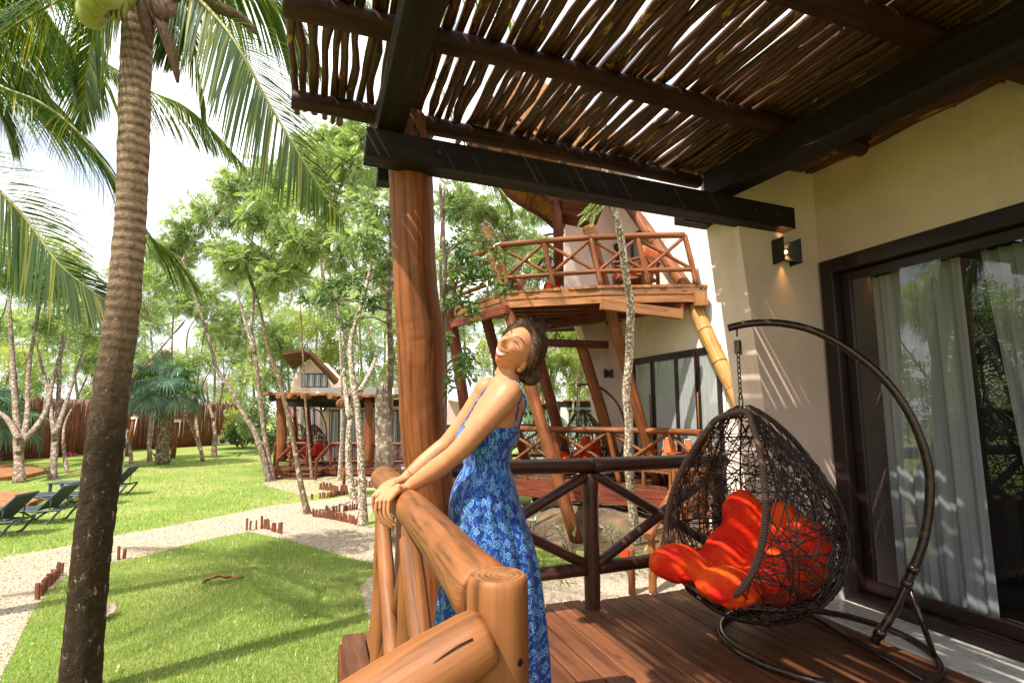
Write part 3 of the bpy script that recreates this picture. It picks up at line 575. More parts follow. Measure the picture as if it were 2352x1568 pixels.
v, f = blades(90000, reg_far, .03, .075, .007, 2); tag(npmesh('far_lawn_grass', v, f, gm, tri=True), 'short green grass beyond the gravel path', 'grass', kind='stuff')
# pebbles on the gravel
def pebbles(n, seed):
    r = np.random.default_rng(seed); P = np.c_[r.uniform(-5, 5.6, n), r.uniform(3.8, 15, n)]; gb = [(.6, 3.8), (6.2, 3.8), (6.2, 6.2), (5.2, 6.9), (3.6, 7.1), (2.0, 8.2), (1.0, 8.4), (.6, 7.5)]
    P = P[inpoly(P, pathpoly) | inpoly(P, gb)]; n = len(P); s_ = r.uniform(.006, .016, n); o = np.array([(1, 0, 0), (0, 1, 0), (-1, 0, 0), (0, -1, 0), (0, 0, .8)])
    ang = r.uniform(0, 6.28, n); ca, sa = np.cos(ang), np.sin(ang); v = np.zeros((n, 5, 3)); v[:, :, 0] = o[:, 0] * ca[:, None] - o[:, 1] * sa[:, None]; v[:, :, 1] = (o[:, 0] * sa[:, None] + o[:, 1] * ca[:, None]) * .7; v[:, :, 2] = o[:, 2]
    v *= s_[:, None, None]; v[:, :, 0] += P[:, 0, None]; v[:, :, 1] += P[:, 1, None]; v[:, :, 2] += G + .008
    q = np.array([(0, 1, 4), (1, 2, 4), (2, 3, 4), (3, 0, 4)]); return v.reshape(-1, 3), (q[None] + (np.arange(n) * 5)[:, None, None]).reshape(-1, 3)
t = NT('pebble'); g_ = t.n('NewGeometry'); t.bsdf(t.ramp(g_.outputs['Random Per Island'], [(0, (.20, .15, .10)), (.5, (.42, .34, .255)), (1, (.66, .58, .48))]), .9, .2); M['pebble'] = t.m
v, f = pebbles(60000, 3); tag(npmesh('gravel_stones', v, f, M['pebble'], tri=True), 'loose pale stones on the gravel path', 'gravel', kind='stuff')
# fallen leaves on the lawn
lt = leafmat('dry_leaf', (.30, .14, .05), (.45, .28, .10), (.5, .4, .2), .15)
def reg_leaf(n, r): return np.r_[reg_near(n, r), reg_far(n // 3, r)]
r_ = np.random.default_rng(8); P = reg_leaf(380, r_); n = len(P); a = r_.uniform(0, 6.3, n); s1 = r_.uniform(.015, .038, n); s2 = s1 * r_.uniform(.25, .5, n); u = np.c_[np.cos(a), np.sin(a), r_.uniform(-.3, .3, n)] * s1[:, None]; w_ = np.c_[-np.sin(a), np.cos(a), r_.uniform(-.3, .3, n)] * s2[:, None]; c = np.c_[P, np.full(n, G + .05)]
v = np.stack([c - u, c - w_, c + u, c + w_], 1).reshape(-1, 3); tag(npmesh('leaf_litter', v, np.arange(4 * n).reshape(-1, 4), lt), 'dry fallen leaves scattered over the lawn', 'fallen leaves', kind='stuff')
def dry_sheath(pts, wd, label, mat):
    m = MB(); cv = curve(pts, 6); n = len(cv) - 1
    def fn(u, v): p = cv[min(n, int(round(v * n)))]; q = cv[max(0, min(n, int(round(v * n)) - 1))]; q2 = cv[min(n, int(round(v * n)) + 1)]; s = nrm(np.cross(q2 - q, (0, 0, 1))); k = sin(pi * (.08 + .9 * v)) ** .6 * wd; return p + s * (u - .5) * 2 * k + V(0, 0, .5 * k * (2 * u - 1) ** 2 + .01 * sin(v * 22 + u * 5))
    m.grid(fn, 6, n); o = m.build('palm_sheath', mat); sm = o.modifiers.new('thick', 'SOLIDIFY'); sm.thickness = .008; return tag(o, label, 'palm sheath')
sheathm = plain('dry_sheath', (.30, .15, .07), .8, .2, .4, 14, .3); sheathg = plain('grey_sheath', (.22, .17, .14), .8, .2, .4, 14, .3)
dry_sheath([atz(467, 1337, G + .02), atz(490, 1325, G + .10), atz(520, 1325, G + .06), atz(560, 1324, G + .03)], .055, 'curled brown palm sheath lying on the sunny lawn', sheathm)
dry_sheath([atz(258, 1386, G + .12), atz(252, 1404, G + .06), atz(238, 1418, G + .04), atz(225, 1425, G + .02)], .06, 'grey palm sheath lying behind the coconut palm trunk', sheathg)
# ================================================================== short stake borders
random.seed(9)
def stake(p, h, wd, label, group, lean=0):
    h *= random.uniform(.7, .92)
    m = MB(); th = random.uniform(.018, .03); a = random.uniform(-.25, .25) + atan2(-.337, .94); e = V(cos(a), sin(a), 0) * wd / 2; f = V(-sin(a), cos(a), 0) * th / 2; b = V(p[0], p[1], G - .05); t_ = V(random.uniform(-.02, .02) + lean, random.uniform(-.02, .02), h + .05)
    m.hexa([b - e - f, b + e - f, b + e + f, b - e + f, b - e * .9 - f + t_, b + e * .9 - f + t_ * (1, 1, random.uniform(.93, 1)), b + e * .9 + f + t_, b - e * .9 + f + t_])
    return tag(m.build('edging_stake', M['rustfence'], None, .003), label, 'stake', group)
def stakes(pts, label, group, h=.2, gaps=0.0, wd=.045):
    P = gz(pts); seg = [np.linalg.norm(P[i + 1] - P[i]) for i in range(len(P) - 1)]
    for i, l in enumerate(seg):
        n = max(1, int(l / (wd * 1.12)))
        for k in range(n):
            if random.random() < gaps: continue
            stake(P[i] + (P[i + 1] - P[i]) * (k + .5) / n, h * random.uniform(.8, 1.15), wd * random.uniform(.75, 1.05), label, group)
stakes([(244, 1290), (290, 1283)], 'red brown stake in the short border right behind the palm trunk', 'stakes behind the palm trunk', .23, .18, .05)
stakes([(92, 1371), (141, 1316)], 'red brown stake in the leaning border left of the palm trunk', 'stakes left of the palm trunk', .22, .1, .05)
stake(atz(87, 1377, G), .22, .05, 'lone red brown stake at the border end nearest the viewer', None)
stakes([(511, 1231), (530, 1228), (551, 1226)], 'red brown stake in the left cluster at the lawn corner', 'stakes at the lawn corner', .22, .25)
stakes([(563, 1219), (577, 1218)], 'red brown stake in the middle cluster at the lawn corner', 'stakes in the middle of the lawn corner', .24, 0)
stake(atz(589, 1216, G), .22, .03, 'single thin stake standing between clusters at the lawn corner', None)
stakes([(599, 1214), (611, 1214), (633, 1223), (648, 1226)], 'red brown stake in the right cluster at the lawn corner', 'stakes right at the lawn corner', .25, .12)
stakes([(719, 1186), (770, 1194), (822, 1206)], 'red brown stake in the border beside the leaning thin trunk', 'stakes beside the leaning trunk', .21, .05)
stakes([(745, 1180), (822, 1170)], 'red brown stake in the border behind the leaning thin trunk', 'stakes behind the leaning trunk', .2, .15)
stakes([(733, 1124), (782, 1129), (815, 1134)], 'red brown stake in the far border before the distant steps', 'stakes before the distant steps', .25, .1, .055)
stakes([(714, 1147), (760, 1142), (801, 1134)], 'red brown stake in the gappy border on the far path edge', 'stakes on the far path edge', .2, .25, .055)
stakes([(811, 1117), (845, 1119), (876, 1123)], 'red brown stake in the farthest border near the stump tree', 'stakes near the stump tree', .25, .1, .055)
M['redsign'] = plain('red_enamel', (.62, .06, .02), .4)
def marker(px, py0, py1, side, label):
    d = atz(px, py1, G); m = thing('marker_post', label, 'marker post', d, 'marker posts with red plates'); dep = np.dot(d - C0, FW); h = (py1 - py0) / FPX * dep
    q = MB(); q.tube([d + V(0, 0, -.05), d + V(0, 0, h * .97), d + V(0, 0, h)], [.045, .042, .035], 12, wob=.03); q.build('post', M['log'], m)
    p = d + V(0, 0, h * .9) + RT * side * .09 - FW * .03; q = MB(); q.bar(p - RT * .05, p + RT * .05, .02, .13); q.build('plate', M['redsign'], m, .004)
marker(789, 1077, 1128, 1, 'log marker post with red plate on the far path'); marker(1452, 1264, 1366, -1, 'log marker post with red plate on the gravel behind the deck')
# ================================================================== fence, stakes with rope, platforms
FB = [atz(-200, 1085, G), atz(0, 1058, G), atz(120, 1050, G), atz(300, 1033, G), atz(545, 1019, G)]
fence = thing('stick_fence', 'tall red brown stick fence across the back of the garden', 'fence', FB[2])
m = MB(); random.seed(4)
for i in range(len(FB) - 1):
    l = np.linalg.norm(FB[i + 1] - FB[i]); n = int(l / .050); ti = atd(0, 950, np.dot(FB[i] - C0, FW))[2]; 
    for k in range(n):
        p = FB[i] + (FB[i + 1] - FB[i]) * (k + random.random() * .5) / n; h = 2.85 + random.uniform(-.22, .14); r = random.uniform(.03, .05)
        m.tube([p + V(0, 0, -.1), p + V(random.uniform(-.04, .04), random.uniform(-.04, .04), h * .5), p + V(random.uniform(-.05, .05), 0, h)], [r, r, r * .7], 5)
m.build('sticks', M['rustfence'], fence)
m = MB()
for i in range(len(FB) - 1):
    for z in (.7, 1.9): m.bar(FB[i] + V(0, .12, z), FB[i + 1] + V(0, .12, z), .06, .06)
m.build('rail', M['redwood'], fence)
bw = thing('boundary_wall', 'white low wall showing just above the stick fence', 'wall', FB[3] + V(0, 2, 0)); m = MB()
for i in range(len(FB) - 1): m.bar(FB[i] + V(-.5, 2.2, 1.45), FB[i + 1] + V(-.5, 2.2, 1.45), .25, 2.95)
m.build('wall', M['white'], bw)
ropem = plain('white_rope', (.75, .72, .66), .9)
def torch(px, py0, py1, lean, label):
    b = atz(px, py1, G); d = np.dot(b - C0, FW); h = (py1 - py0) / FPX * d; t_ = b + RT * lean / FPX * d + V(0, 0, h); root = thing('garden_stake', label, 'garden stake', b, 'tall stakes tied with white rope')
    q = MB(); q.tube([b - V(0, 0, .1), b + (t_ - b) * .5, t_], [.12, .11, .10], 9, wob=.04); q.build('stake', M['log'], root)
    q = MB(); u = t_ - b
    for k in range(3): c = b + u * (.90 + .02 * k); q.tube([c + V(.13 * cos(a), .13 * sin(a), 0) for a in np.linspace(0, 2 * pi, 11)[:-1]], .03, 5, closed=True)
    q.tube([b + u * .9 + V(.12, -.1, 0), b + u * .7 + V(.15, -.12, 0), b + u * .52 + V(.14, -.1, 0)], .025, 5); q.build('rope', ropem, root)
torch(256, 1010 - 1, 1060, 17, 'leaning orange stake with white rope left of the palm trunk'); torch(271, 1000 - 16, 1062, 9, 'orange stake with white rope hidden partly by the palm trunk')
torch(290, 953, 1048, 12, 'orange stake with white rope between the palm trunk and thin tree'); torch(396, 960, 1052, 6, 'orange stake with white rope right of the fan palm')
FB2 = [(-30, 1068), (112, 1077), (100, 1083), (60, 1090), (-60, 1098)]
plat = thing('timber_platform', 'low timber platform among the pale trunks at left', 'platform', atz(30, 1080, -.75)); m = MB(); slab(m, [atz(*p, -.72) for p in [(-160, 1110), (60, 1090), (112, 1078), (60, 1068), (-120, 1062)]], (0, 0, -.12)); m.build('boards', M['fascia'], plat)
plat = thing('timber_platform', 'low timber platform behind the sun loungers at left', 'platform', atz(30, 1150, -.75)); m = MB(); slab(m, [atz(*p, -.75) for p in [(-260, 1200), (60, 1160), (108, 1135), (90, 1128), (-120, 1128)]], (0, 0, -.1)); m.build('boards', M['fascia'], plat)
m = MB(); b = atz(507, 1021, G); m.box(b[0] - .55, b[0] + .55, b[1] - .3, b[1] + .3, G, G + .62); o = thing('cooling_unit', 'white box shaped cooling unit at the end of the fence', 'cooling unit', b); m.build('casing', M['piping'], o, .03)
q = MB(); q.tube([b + V(.15, -.31, .31), b + V(.15, -.33, .31)], .2, 20); q.build('fan_grille', M['black'], o)
# grey meter boxes beyond the palm
boxm = plain('grey_plastic_box', (.42, .38, .34), .6)
for (px, py, w_, h_, lb) in ((272, 1047, 11, 17, 'upper beige electric box on a post behind the palm trunk'), (270, 1080, 10, 18, 'lower beige electric box on a post behind the palm trunk')):
    d = 20.; c = atd(px, py, d); root = thing('electric_box', lb, 'electric box', c); m = MB(); m.bar(c - RT * w_ / FPX * d, c + RT * w_ / FPX * d, .18, h_ * 2 / FPX * d); m.build('housing', boxm, root, .02); m = MB(); m.bar(c - RT * w_ * .8 / FPX * d - FW * .1, c + RT * w_ * .8 / FPX * d - FW * .1, .02, h_ * 1.7 / FPX * d); m.build('lid', boxm, root, .01)
# ================================================================== sun loungers
M['lounger'] = plain('grey_resin', (.045, .055, .075), .5, .5, .1, 5); M['sling'] = plain('dark_sling', (.03, .038, .05), .7, .3, .15, 30)
def lounger(label):
    root = thing('sun_lounger', label, 'sun lounger', (0, 0, 0), 'sun loungers on the lawn')      # head towards +X, length 1.9, width .66
    bx = .35
    for s in (-1, 1):
        m = MB(); y = s * .31
        m.tube(curve([(-1.15, y, .30), (-.6, y, .33), (0, y, .34), (.55, y, .33), (.86, y, .36)], 5), .026, 8); m.build('side_rail', M['lounger'], root, local=True)
        m = MB(); m.tube(curve([(-.9, y, .31), (-.6, y, .25), (-.3, y, .14), (-.12, y, .02)], 5), .026, 8); m.tube(curve([(.86, y, .36), (.74, y, .22), (.62, y, .06), (.5, y, .02)], 5), .028, 8); m.tube(curve([(-.12, y, .02), (.0, y, .13), (.25, y, .26), (.5, y, .32)], 5), .024, 8); m.build('leg', M['lounger'], root, local=True)
        m = MB(); m.tube([(.35, y, .36), (.86, y, .92)], .028, 8); m.build('backrest_rail', M['lounger'], root, local=True)
        m = MB(); m.tube([(.62, y, .64), (.60, y, .34)], .014, 6); m.build('strut', M['lounger'], root, local=True)
    m = MB(); m.bar((.84, -.33, .37), (.84, .33, .37), .06, .05); m.build('crossbar', M['lounger'], root, local=True); m = MB(); m.bar((.86, -.33, .92), (.86, .33, .92), .05, .05); m.build('headrail', M['lounger'], root, local=True)
    m = MB(); m.hexa([(-1.15, -.3, .335), (.34, -.3, .355), (.34, .3, .355), (-1.15, .3, .335), (-1.15, -.3, .36), (.34, -.3, .38), (.34, .3, .38), (-1.15, .3, .36)]); m.build('seat_sling', M['sling'], root, local=True)
    m = MB(); m.hexa([(.36, -.29, .365), (.385, -.29, .355), (.385, .29, .355), (.36, .29, .365), (.83, -.29, .91), (.855, -.29, .9), (.855, .29, .9), (.83, .29, .91)]); m.build('back_sling', M['sling'], root, local=True)
    return root
rzl = atan2(-.337, .94) + radians(6); l0 = lounger('grey sun lounger cut by the left picture edge, nearest of the loungers')
p = atz(-42, 1230, G); l0.location = p; l0.scale = (.8, .8, .8); l0.rotation_euler[2] = rzl
for (px, py, lb) in ((72, 1200, 'grey sun lounger with raised back just left of the palm trunk'), (165, 1160, 'grey sun lounger mostly hidden behind the palm trunk'), (240, 1136, 'grey sun lounger with raised back just right of the palm trunk')):
    dup(l0, atz(px, py, G), rzl, lb, scale=.8)
st_ = thing('side_table', 'small grey side table between the sun loungers', 'side table', atz(150, 1152, G), None, rzl); m = MB(); m.box(-.3, .3, -.25, .25, .46, .5)
m.build('tabletop', M['lounger'], st_, .01, local=True)
for sx_ in (-1, 1):
    for sy_ in (-1, 1): m = MB(); m.box(sx_ * .25 - .025, sx_ * .25 + .025, sy_ * .2 - .025, sy_ * .2 + .025, 0, .46); m.build('leg', M['lounger'], st_, local=True)
# ================================================================== neighbour villa on the right
random.seed(31)
BXW = 6.6; BY = 11.0
vb = thing('villa', 'two storey cream villa with leaning log columns and upper balcony', 'villa', (BXW, 9, G))
lgY = [(7.0, 1.15), (7.26, 1.69), (8.14, 3.39), (9.3, 4.85), (10.61, 6.44), (11.4, 7.4)]
m = MB(); slab(m, [(BXW, BY + .3, G)] + [(BXW, y, z) for y, z in ((6.9, G), (6.9, .95))] + [(BXW, y, z) for y, z in lgY] + [(BXW, BY + .3, 7.4)], (.3, 0, 0)); m.build('front_wall', M['bouncecream'], vb)
m = MB(); slab(m, [(BXW + .006, 7.0, 1.15), (BXW + .006, 6.9, .95), (BXW + .006, 6.9, G), (BXW + .006, 3.6, G), (BXW + .006, 3.6, 7.4)] + [(BXW + .006, y, z) for y, z in lgY[::-1]], (.3, 0, 0)); m.build('sloping_wall', M['white'], vb)
rw = [aty(*p, BY) for p in [(1297, 505), (1300, 660), (1352, 800), (1392, 1075)]]
m = MB(); slab(m, [(rw[3][0], BY, G), (BXW, BY, G), (BXW, BY, 7.6), (rw[0][0], BY, 7.6), tuple(rw[1]), tuple(rw[2]), tuple(rw[3])], (0, .3, 0)); m.build('end_wall', M['bouncecream'], vb)
def bdoor(par, x, panels, z0, z1, name='sliding_door', cur=True, frame=.06):
    d = MB(); ys = [p for pr in panels for p in pr]; y0, y1 = min(ys), max(ys)
    d.box(x - .05, x - .002, y0 - frame, y1 + frame, z1, z1 + frame); d.box(x - .05, x - .002, y0 - frame, y0, z0, z1); d.box(x - .05, x - .002, y1, y1 + frame, z0, z1)
    d.box(x - .012, x - .006, y0, y1, z0, z1)
    for a, b in panels: d.box(x - .04, x - .002, a, a + .05, z0, z1); d.box(x - .04, x - .002, b - .05, b, z0, z1); d.box(x - .04, x - .002, a + .05, b - .05, z0, z0 + .07); d.box(x - .04, x - .002, a + .05, b - .05, z1 - .07, z1)
    o = d.build(name, M['doorframe'], par)
    for a, b in panels: g = MB(); g.face([(x - .03, a + .05, z0 + .07), (x - .03, b - .05, z0 + .07), (x - .03, b - .05, z1 - .07), (x - .03, a + .05, z1 - .07)][::-1]); g.build('pane', M['glass'], o)
    return o
yb = [atx(px, 900, BXW - .03)[1] for px in (1458, 1500, 1555, 1602, 1672)]
dB = bdoor(vb, BXW, [(yb[1] + .02, yb[0]), (yb[2], yb[1] - .02), (yb[3], yb[2]), (yb[4] + .2, yb[3] - .03)], .02, 2.5)
for k, (i, lb) in enumerate(((0, 'grey curtain in the leftmost pane of the neighbour sliding door'), (1, 'grey curtain in the second pane of the neighbour sliding door'), (2, 'grey curtain in the third pane of the neighbour sliding door'), (3, 'grey curtain behind the bamboo coloured slanting log'))):
    o = curtain(BXW - .022, yb[i + 1] + .07, yb[i] - .05, .1, 2.42, 5, .004, lb, 0, ph=k); o['group'] = 'curtains of the neighbour villa'; o.data.materials[0] = M['curtain_white']
for px in (1493, 1603): y = atx(px, 900, BXW - .08)[1]; q = MB(); q.tube([(BXW - .09, y, .75), (BXW - .09, y, 1.75)], .014, 8); q.build('handle', M['loglight'], dB)
yu = [atx(px, 580, BXW - .03)[1] for px in (1384, 1418, 1452, 1490)]
bdoor(vb, BXW, [(yu[1], yu[0]), (yu[2], yu[1]), (yu[3], yu[2])], 3.72, 5.35)
for k in range(3): o = curtain(BXW - .022, yu[k + 1] + .06, yu[k] - .06, 3.8, 5.28, 4, .004, ('grey curtain in the left pane of the balcony door', 'grey curtain in the middle pane of the balcony door', 'grey curtain in the right pane of the balcony door')[k], 0); o['group'] = 'curtains of the balcony door'
lgp = [atx(px, py, BXW - .12) for px, py in ((1415, 425), (1432, 456), (1480, 520), (1535, 600), (1595, 690))]
m = MB(); m.tube(curve(lgp, 5), .125, 14, wob=.02); m.build('slanting_log', M['log'], vb)
lgp2 = [atx(px, py, BXW - .12) for px, py in ((1592, 696), (1632, 785), (1668, 862), (1698, 925), (1740, 1015))]
m = MB(); m.tube(curve(lgp2, 5), .125, 14, wob=.02); m.build('slanting_log', M['bamboo'], vb)
q = MB()
for f in (.18, .42, .64, .84):
    for lg in (lgp, lgp2): cc = curve(lg, 10); i = int(f * (len(cc) - 1)); t_ = nrm(cc[i + 1] - cc[i]); q.tube([cc[i], cc[i] + t_ * .012], .129, 14)
q.build('binding', M['beam'], vb)
# decks and columns
def polydeck(par, poly, z, mat, th=.05, ang=0.0):
    m = MB(); c = np.mean(np.array(poly), 0); e = V(cos(ang), sin(ang)); f = V(-sin(ang), cos(ang)); P = np.array(poly) - c; lo, hi = (P @ e).min(), (P @ e).max(); x = lo
    ed = [(P[i], P[(i + 1) % len(P)]) for i in range(len(P))]
    while x < hi:
        def span(xx):
            ys = []
            for a, b in ed:
                ua, ub = a @ e, b @ e
                if (ua - xx) * (ub - xx) < 0: t = (xx - ua) / (ub - ua); ys.append((a + (b - a) * t) @ f)
            return (min(ys), max(ys)) if len(ys) >= 2 else None
        s0, s1 = span(x + .004), span(min(x + .128, hi - .002))
        if s0 and s1:
            j = random.uniform(-.02, .03); k = lambda u, y, zz: tuple(c + e * u + f * y) + (zz,)
            m.hexa([k(x, s0[0] - j, z - th), k(x + .13, s1[0] - j, z - th), k(x + .13, s1[1] + j, z - th), k(x, s0[1] + j, z - th), k(x, s0[0] - j, z), k(x + .13, s1[0] - j, z), k(x + .13, s1[1] + j, z), k(x, s0[1] + j, z)])
        x += .137
    return m.build('boards', mat, par)
lowP = [(3.0, 12.5), (4.06, 11.3), (6.38, 8.5), (6.58, 8.2), (6.58, 10.98), (5.6, 11.0), (5.3, 13.6), (3.6, 13.8)]
polydeck(vb, lowP, 0, M['deck'], ang=atan2(-2.8, 2.32))
m = MB()
for a, b in ((lowP[0], lowP[1]), (lowP[1], lowP[2]), (lowP[2], lowP[3])):
    n_ = nrm(V(b[1] - a[1], a[0] - b[0], 0)) * -.05
    m.bar(V(*a, -.14) - n_, V(*b, -.14) - n_, .05, .17); m.bar(V(*a, -.31) - n_ * 2, V(*b, -.31) - n_ * 2, .05, .15)
m.build('deck_fascia', M['redwood'], vb)
P0, P1, P2, P3 = (2.75, 11.6), (3.32, 9.53), (4.78, 8.51), (6.43, 7.81)
upP = [P0, P1, P2, P3, (6.58, 7.85), (6.58, 10.98), (5.0, 11.0), (3.4, 13.2)]
polydeck(vb, upP, 3.7, M['fascia'], .05, atan2(P3[1] - P1[1], P3[0] - P1[0]))
m = MB()
for a, b in ((P0, P1), (P1, P2), (P2, P3)):
    n_ = nrm(V(b[1] - a[1], a[0] - b[0], 0)) * .05
    for z, h in ((3.585, .12), (3.45, .14)): m.bar(V(*a, z) - n_ * (1 if z > 3.5 else 1.3), V(*b, z) - n_ * (1 if z > 3.5 else 1.3), .06, h)
m.build('balcony_fascia', M['fascia'], vb)
ev = nrm(V(P3[0] - P1[0], P3[1] - P1[1], 0)); nv = V(-ev[1], ev[0], 0)
m = MB()
for k in range(9):
    a = V(*P1, 3.53) + nv * (.25 + .42 * k) - ev * (.1 + .05 * k); b = V(*P3, 3.53) + nv * (.25 + .42 * k); l = 3.3 - k * .14; m.bar(a, a + ev * l, .09, .20)
m.build('joists', M['redwood'], vb)
m = MB(); m.bar(V(*P3, 3.34) + V(-.2, .2, 0), V(4.6, 11.6, 3.34), .14, .2); m.bar(aty(1230, 786, 10.4), aty(1395, 792, 10.4), .12, .16); m.bar(V(*P0, 3.34), V(*P1, 3.34), .12, .16); m.build('beam', M['redwood'], vb)
m = MB(); m.bar(atd(1380, 699, 9.35), atd(1566, 722, 9.5), .12, .17); m.build('beam', M['fascia'], vb)
m = MB(); m.bar(V(*P3, 3.42) - ev * .12 + nv * .0, V(*P3, 3.42) + ev * .1, .2, .26); m.bar(V(*P3, 3.5) + nv * .05, V(*P3, 3.5) + nv * .6, .1, .2); m.build('beam', M['fascia'], vb)
def lean(p0, p1, r, mat, name='column'): q = MB(); q.tube(curve([p0, (np.asarray(p0) + np.asarray(p1)) / 2 + V(random.uniform(-.02, .02), random.uniform(-.02, .02), 0), p1], 8), r, 16, wob=.04); return q.build(name, mat, vb)
ca0 = atz(1325, 1246, G); ca1 = atd(1113, 527, 10.9); lean(ca0, ca1, .112, M['log'])
cc0 = atz(1512, 1112, 0); cc1 = atd(1352, 518, 10.3); lean(cc0, cc1, .105, M['log'])
lean(atz(1334, 1172, G), atd(1190, 640, 11.5), .13, M['redwood']); lean(atz(1100, 1165, G), atd(1030, 690, 12.2), .13, M['redwood']); lean(atz(1240, 1165, G), atd(1112, 715, 12.0), .12, M['redwood']); lean(atd(1419, 1075, 11.3), atd(1336, 795, 11.3), .12, M['log'])
for tp, bs in ((ca1, ca0), (cc1, cc0)):
    d_ = nrm(bs - tp); q = MB()
    for k in range(9): q.tube([tp + d_ * (.03 + .03 * k), tp + d_ * (.055 + .03 * k)], .132, 14)
    q.build('rope_binding', M['fascia'], vb)
q = MB(); q.tube([atd(1284, 655, 11.0), atd(1280, 420, 11.2), atd(1279, 330, 11.3)], .10, 14); q.build('column', M['redwood'], vb)
# log railings
def log_rail(par, P, z0, h, r, n_bays, mat, leanv=V(0, 0, 0), low=.28, name='railing'):
    root = par
    for i in range(len(P) - 1):
        a, b = V(*P[i], z0), V(*P[i + 1], z0); u = V(0, 0, 1)
        root_o = log(a + u * h + leanv * h, b + u * h + leanv * h, r, r, 10, 6, .03, .008).build('handrail', mat, root); log(a + u * low + leanv * low, b + u * low + leanv * low, r * .75, r * .75, 8, 6, .03).build('bottom_rail', mat, root)
        nb = n_bays[i]
        for k in range(nb):
            p, q_ = a + (b - a) * k / nb, a + (b - a) * (k + 1) / nb
            log(p + leanv * .02, p + u * h + leanv * h, r * .85, None, 8, 4, .03).build('post', mat, root)
            log(p + u * low + leanv * low, q_ + u * (h - .03) + leanv * h, r * .58, None, 7, 4, .03).build('brace', mat, root); log(p + u * (h - .03) + leanv * h + V(.02, .03, 0), q_ + u * low + leanv * low + V(.02, .03, 0), r * .58, None, 7, 4, .03).build('brace', mat, root)
        if i == len(P) - 2: log(b + leanv * .02, b + u * h + leanv * h, r * .85, None, 8, 4, .03).build('post', mat, root)
ins = lambda p: (p[0] + .05, p[1] + .06)
rl = thing('log_railing', 'log railing with crossed braces around the neighbour lower deck', 'railing', (*ins(lowP[1]), 0)); log_rail(rl, [(2.6, 13.0), ins(lowP[1]), ins(lowP[2]), (6.5, 7.6)], 0, 1.03, .06, [1, 3, 1], M['log'], -RT * .2)
rl = thing('log_railing', 'log railing with crossed braces around the upper balcony', 'railing', (*ins(P1), 3.7)); log_rail(rl, [(P0[0] + .1, P0[1]), ins(P1), ins(P2), (P3[0] - .03, P3[1] + .05)], 3.7, .93, .058, [1, 2, 2], M['log'], -RT * .2)
rl = thing('log_railing', 'dark log railing on the far side of the neighbour lower deck', 'railing', (4.2, 13.7, 0)); log_rail(rl, [(3.4, 13.7), (5.6, 13.0)], 0, 1.03, .055, [2], M['redwood'])
# thatched roof, stick soffit
TA = [atd(px, py, d) for px, py, d in ((1085, 330, 11.0), (1130, 409, 11.3), (1182, 458, 11.5), (1240, 492, 11.6), (1292, 538, 11.8))]; TU = [atd(px, py, d) for px, py, d in ((1130, 250, 9.8), (1190, 300, 9.9), (1240, 330, 10.0), (1290, 350, 10.1), (1345, 380, 10.2))]
m = MB(); tl = curve(TA, 6); tu = curve(TU, 6); n_ = len(tl) - 1
m.grid(lambda u, v: tl[int(round(u * n_))] * (1 - v) + tu[int(round(u * n_))] * v + V(0, 0, .012 * sin(u * 91) * sin(v * 17)), n_, 8, uvs=(2.2, 2.2)); m.grid(lambda u, v: (tl[int(round((1 - u) * n_))] * (1 - v) + tu[int(round((1 - u) * n_))] * v) + V(.0, .1, .35), n_, 8, uvs=(2.2, 2.2))
th = m.build('thatched_roof', M['thatch'], vb)
fr = []; rs_ = np.random.default_rng(5); fm = MB()
for _ in range(420):
    u = rs_.random(); v = rs_.random() * .9; i = int(u * n_); p = tl[i] * (1 - v) + tu[i] * v; q_ = p + nrm(tl[i] - tu[i]) * rs_.uniform(.12, .3) + V(rs_.normal(0, .03), rs_.normal(0, .03), -.03 - .04 * rs_.random()); w_ = nrm(np.cross(q_ - p, FW)) * .008; fm.face([p - w_, p + w_, q_])
fm.build('straw_fringe', M['thatch'], th)
m = MB(); m.tube(tl, .06, 10, wob=.05); m.build('eave_log', M['redwood'], th)
m = MB()
for f in (.36, .66): i = int(f * n_); m.tube([tl[i] - V(0, 0, .05), tu[i] - V(0, 0, .05)], .04, 8)
m.build('rafter', M['log'], th)
m = MB()
for v in (.3, .6): m.tube([tl[i] * (1 - v) + tu[i] * v - V(0, 0, .03) for i in range(n_ + 1)], .028, 6)
m.build('batten', M['redwood'], th)
m = MB(); A_, B_, C_, D_ = atd(1292, 410, 10.6), atd(1412, 410, 10.4), atd(1366, 526, 11.2), atd(1292, 512, 11.3)
for k in range(20): t_ = (k + .5) / 20; m.tube([A_ + (D_ - A_) * t_, B_ + (C_ - B_) * t_], .042, 6, wob=.05)
m.face([A_ + V(0, .05, .06), D_ + V(0, .05, .06), C_ + V(0, .05, .06), B_ + V(0, .05, .06)]); m.build('stick_soffit', M['redwood'], vb)
m = MB(); slab(m, [TU[0], TU[4], TU[4] + V(3, 2, 1.5), TU[0] + V(2.0, 3, 3)], (0, .2, .25)); m.build('roof_top', M['thatch'], th)
wall_lamp(aty(1395, 858, BY - .001), 0, 'small dark box lamp on the neighbour end wall beside the leaning columns', False)
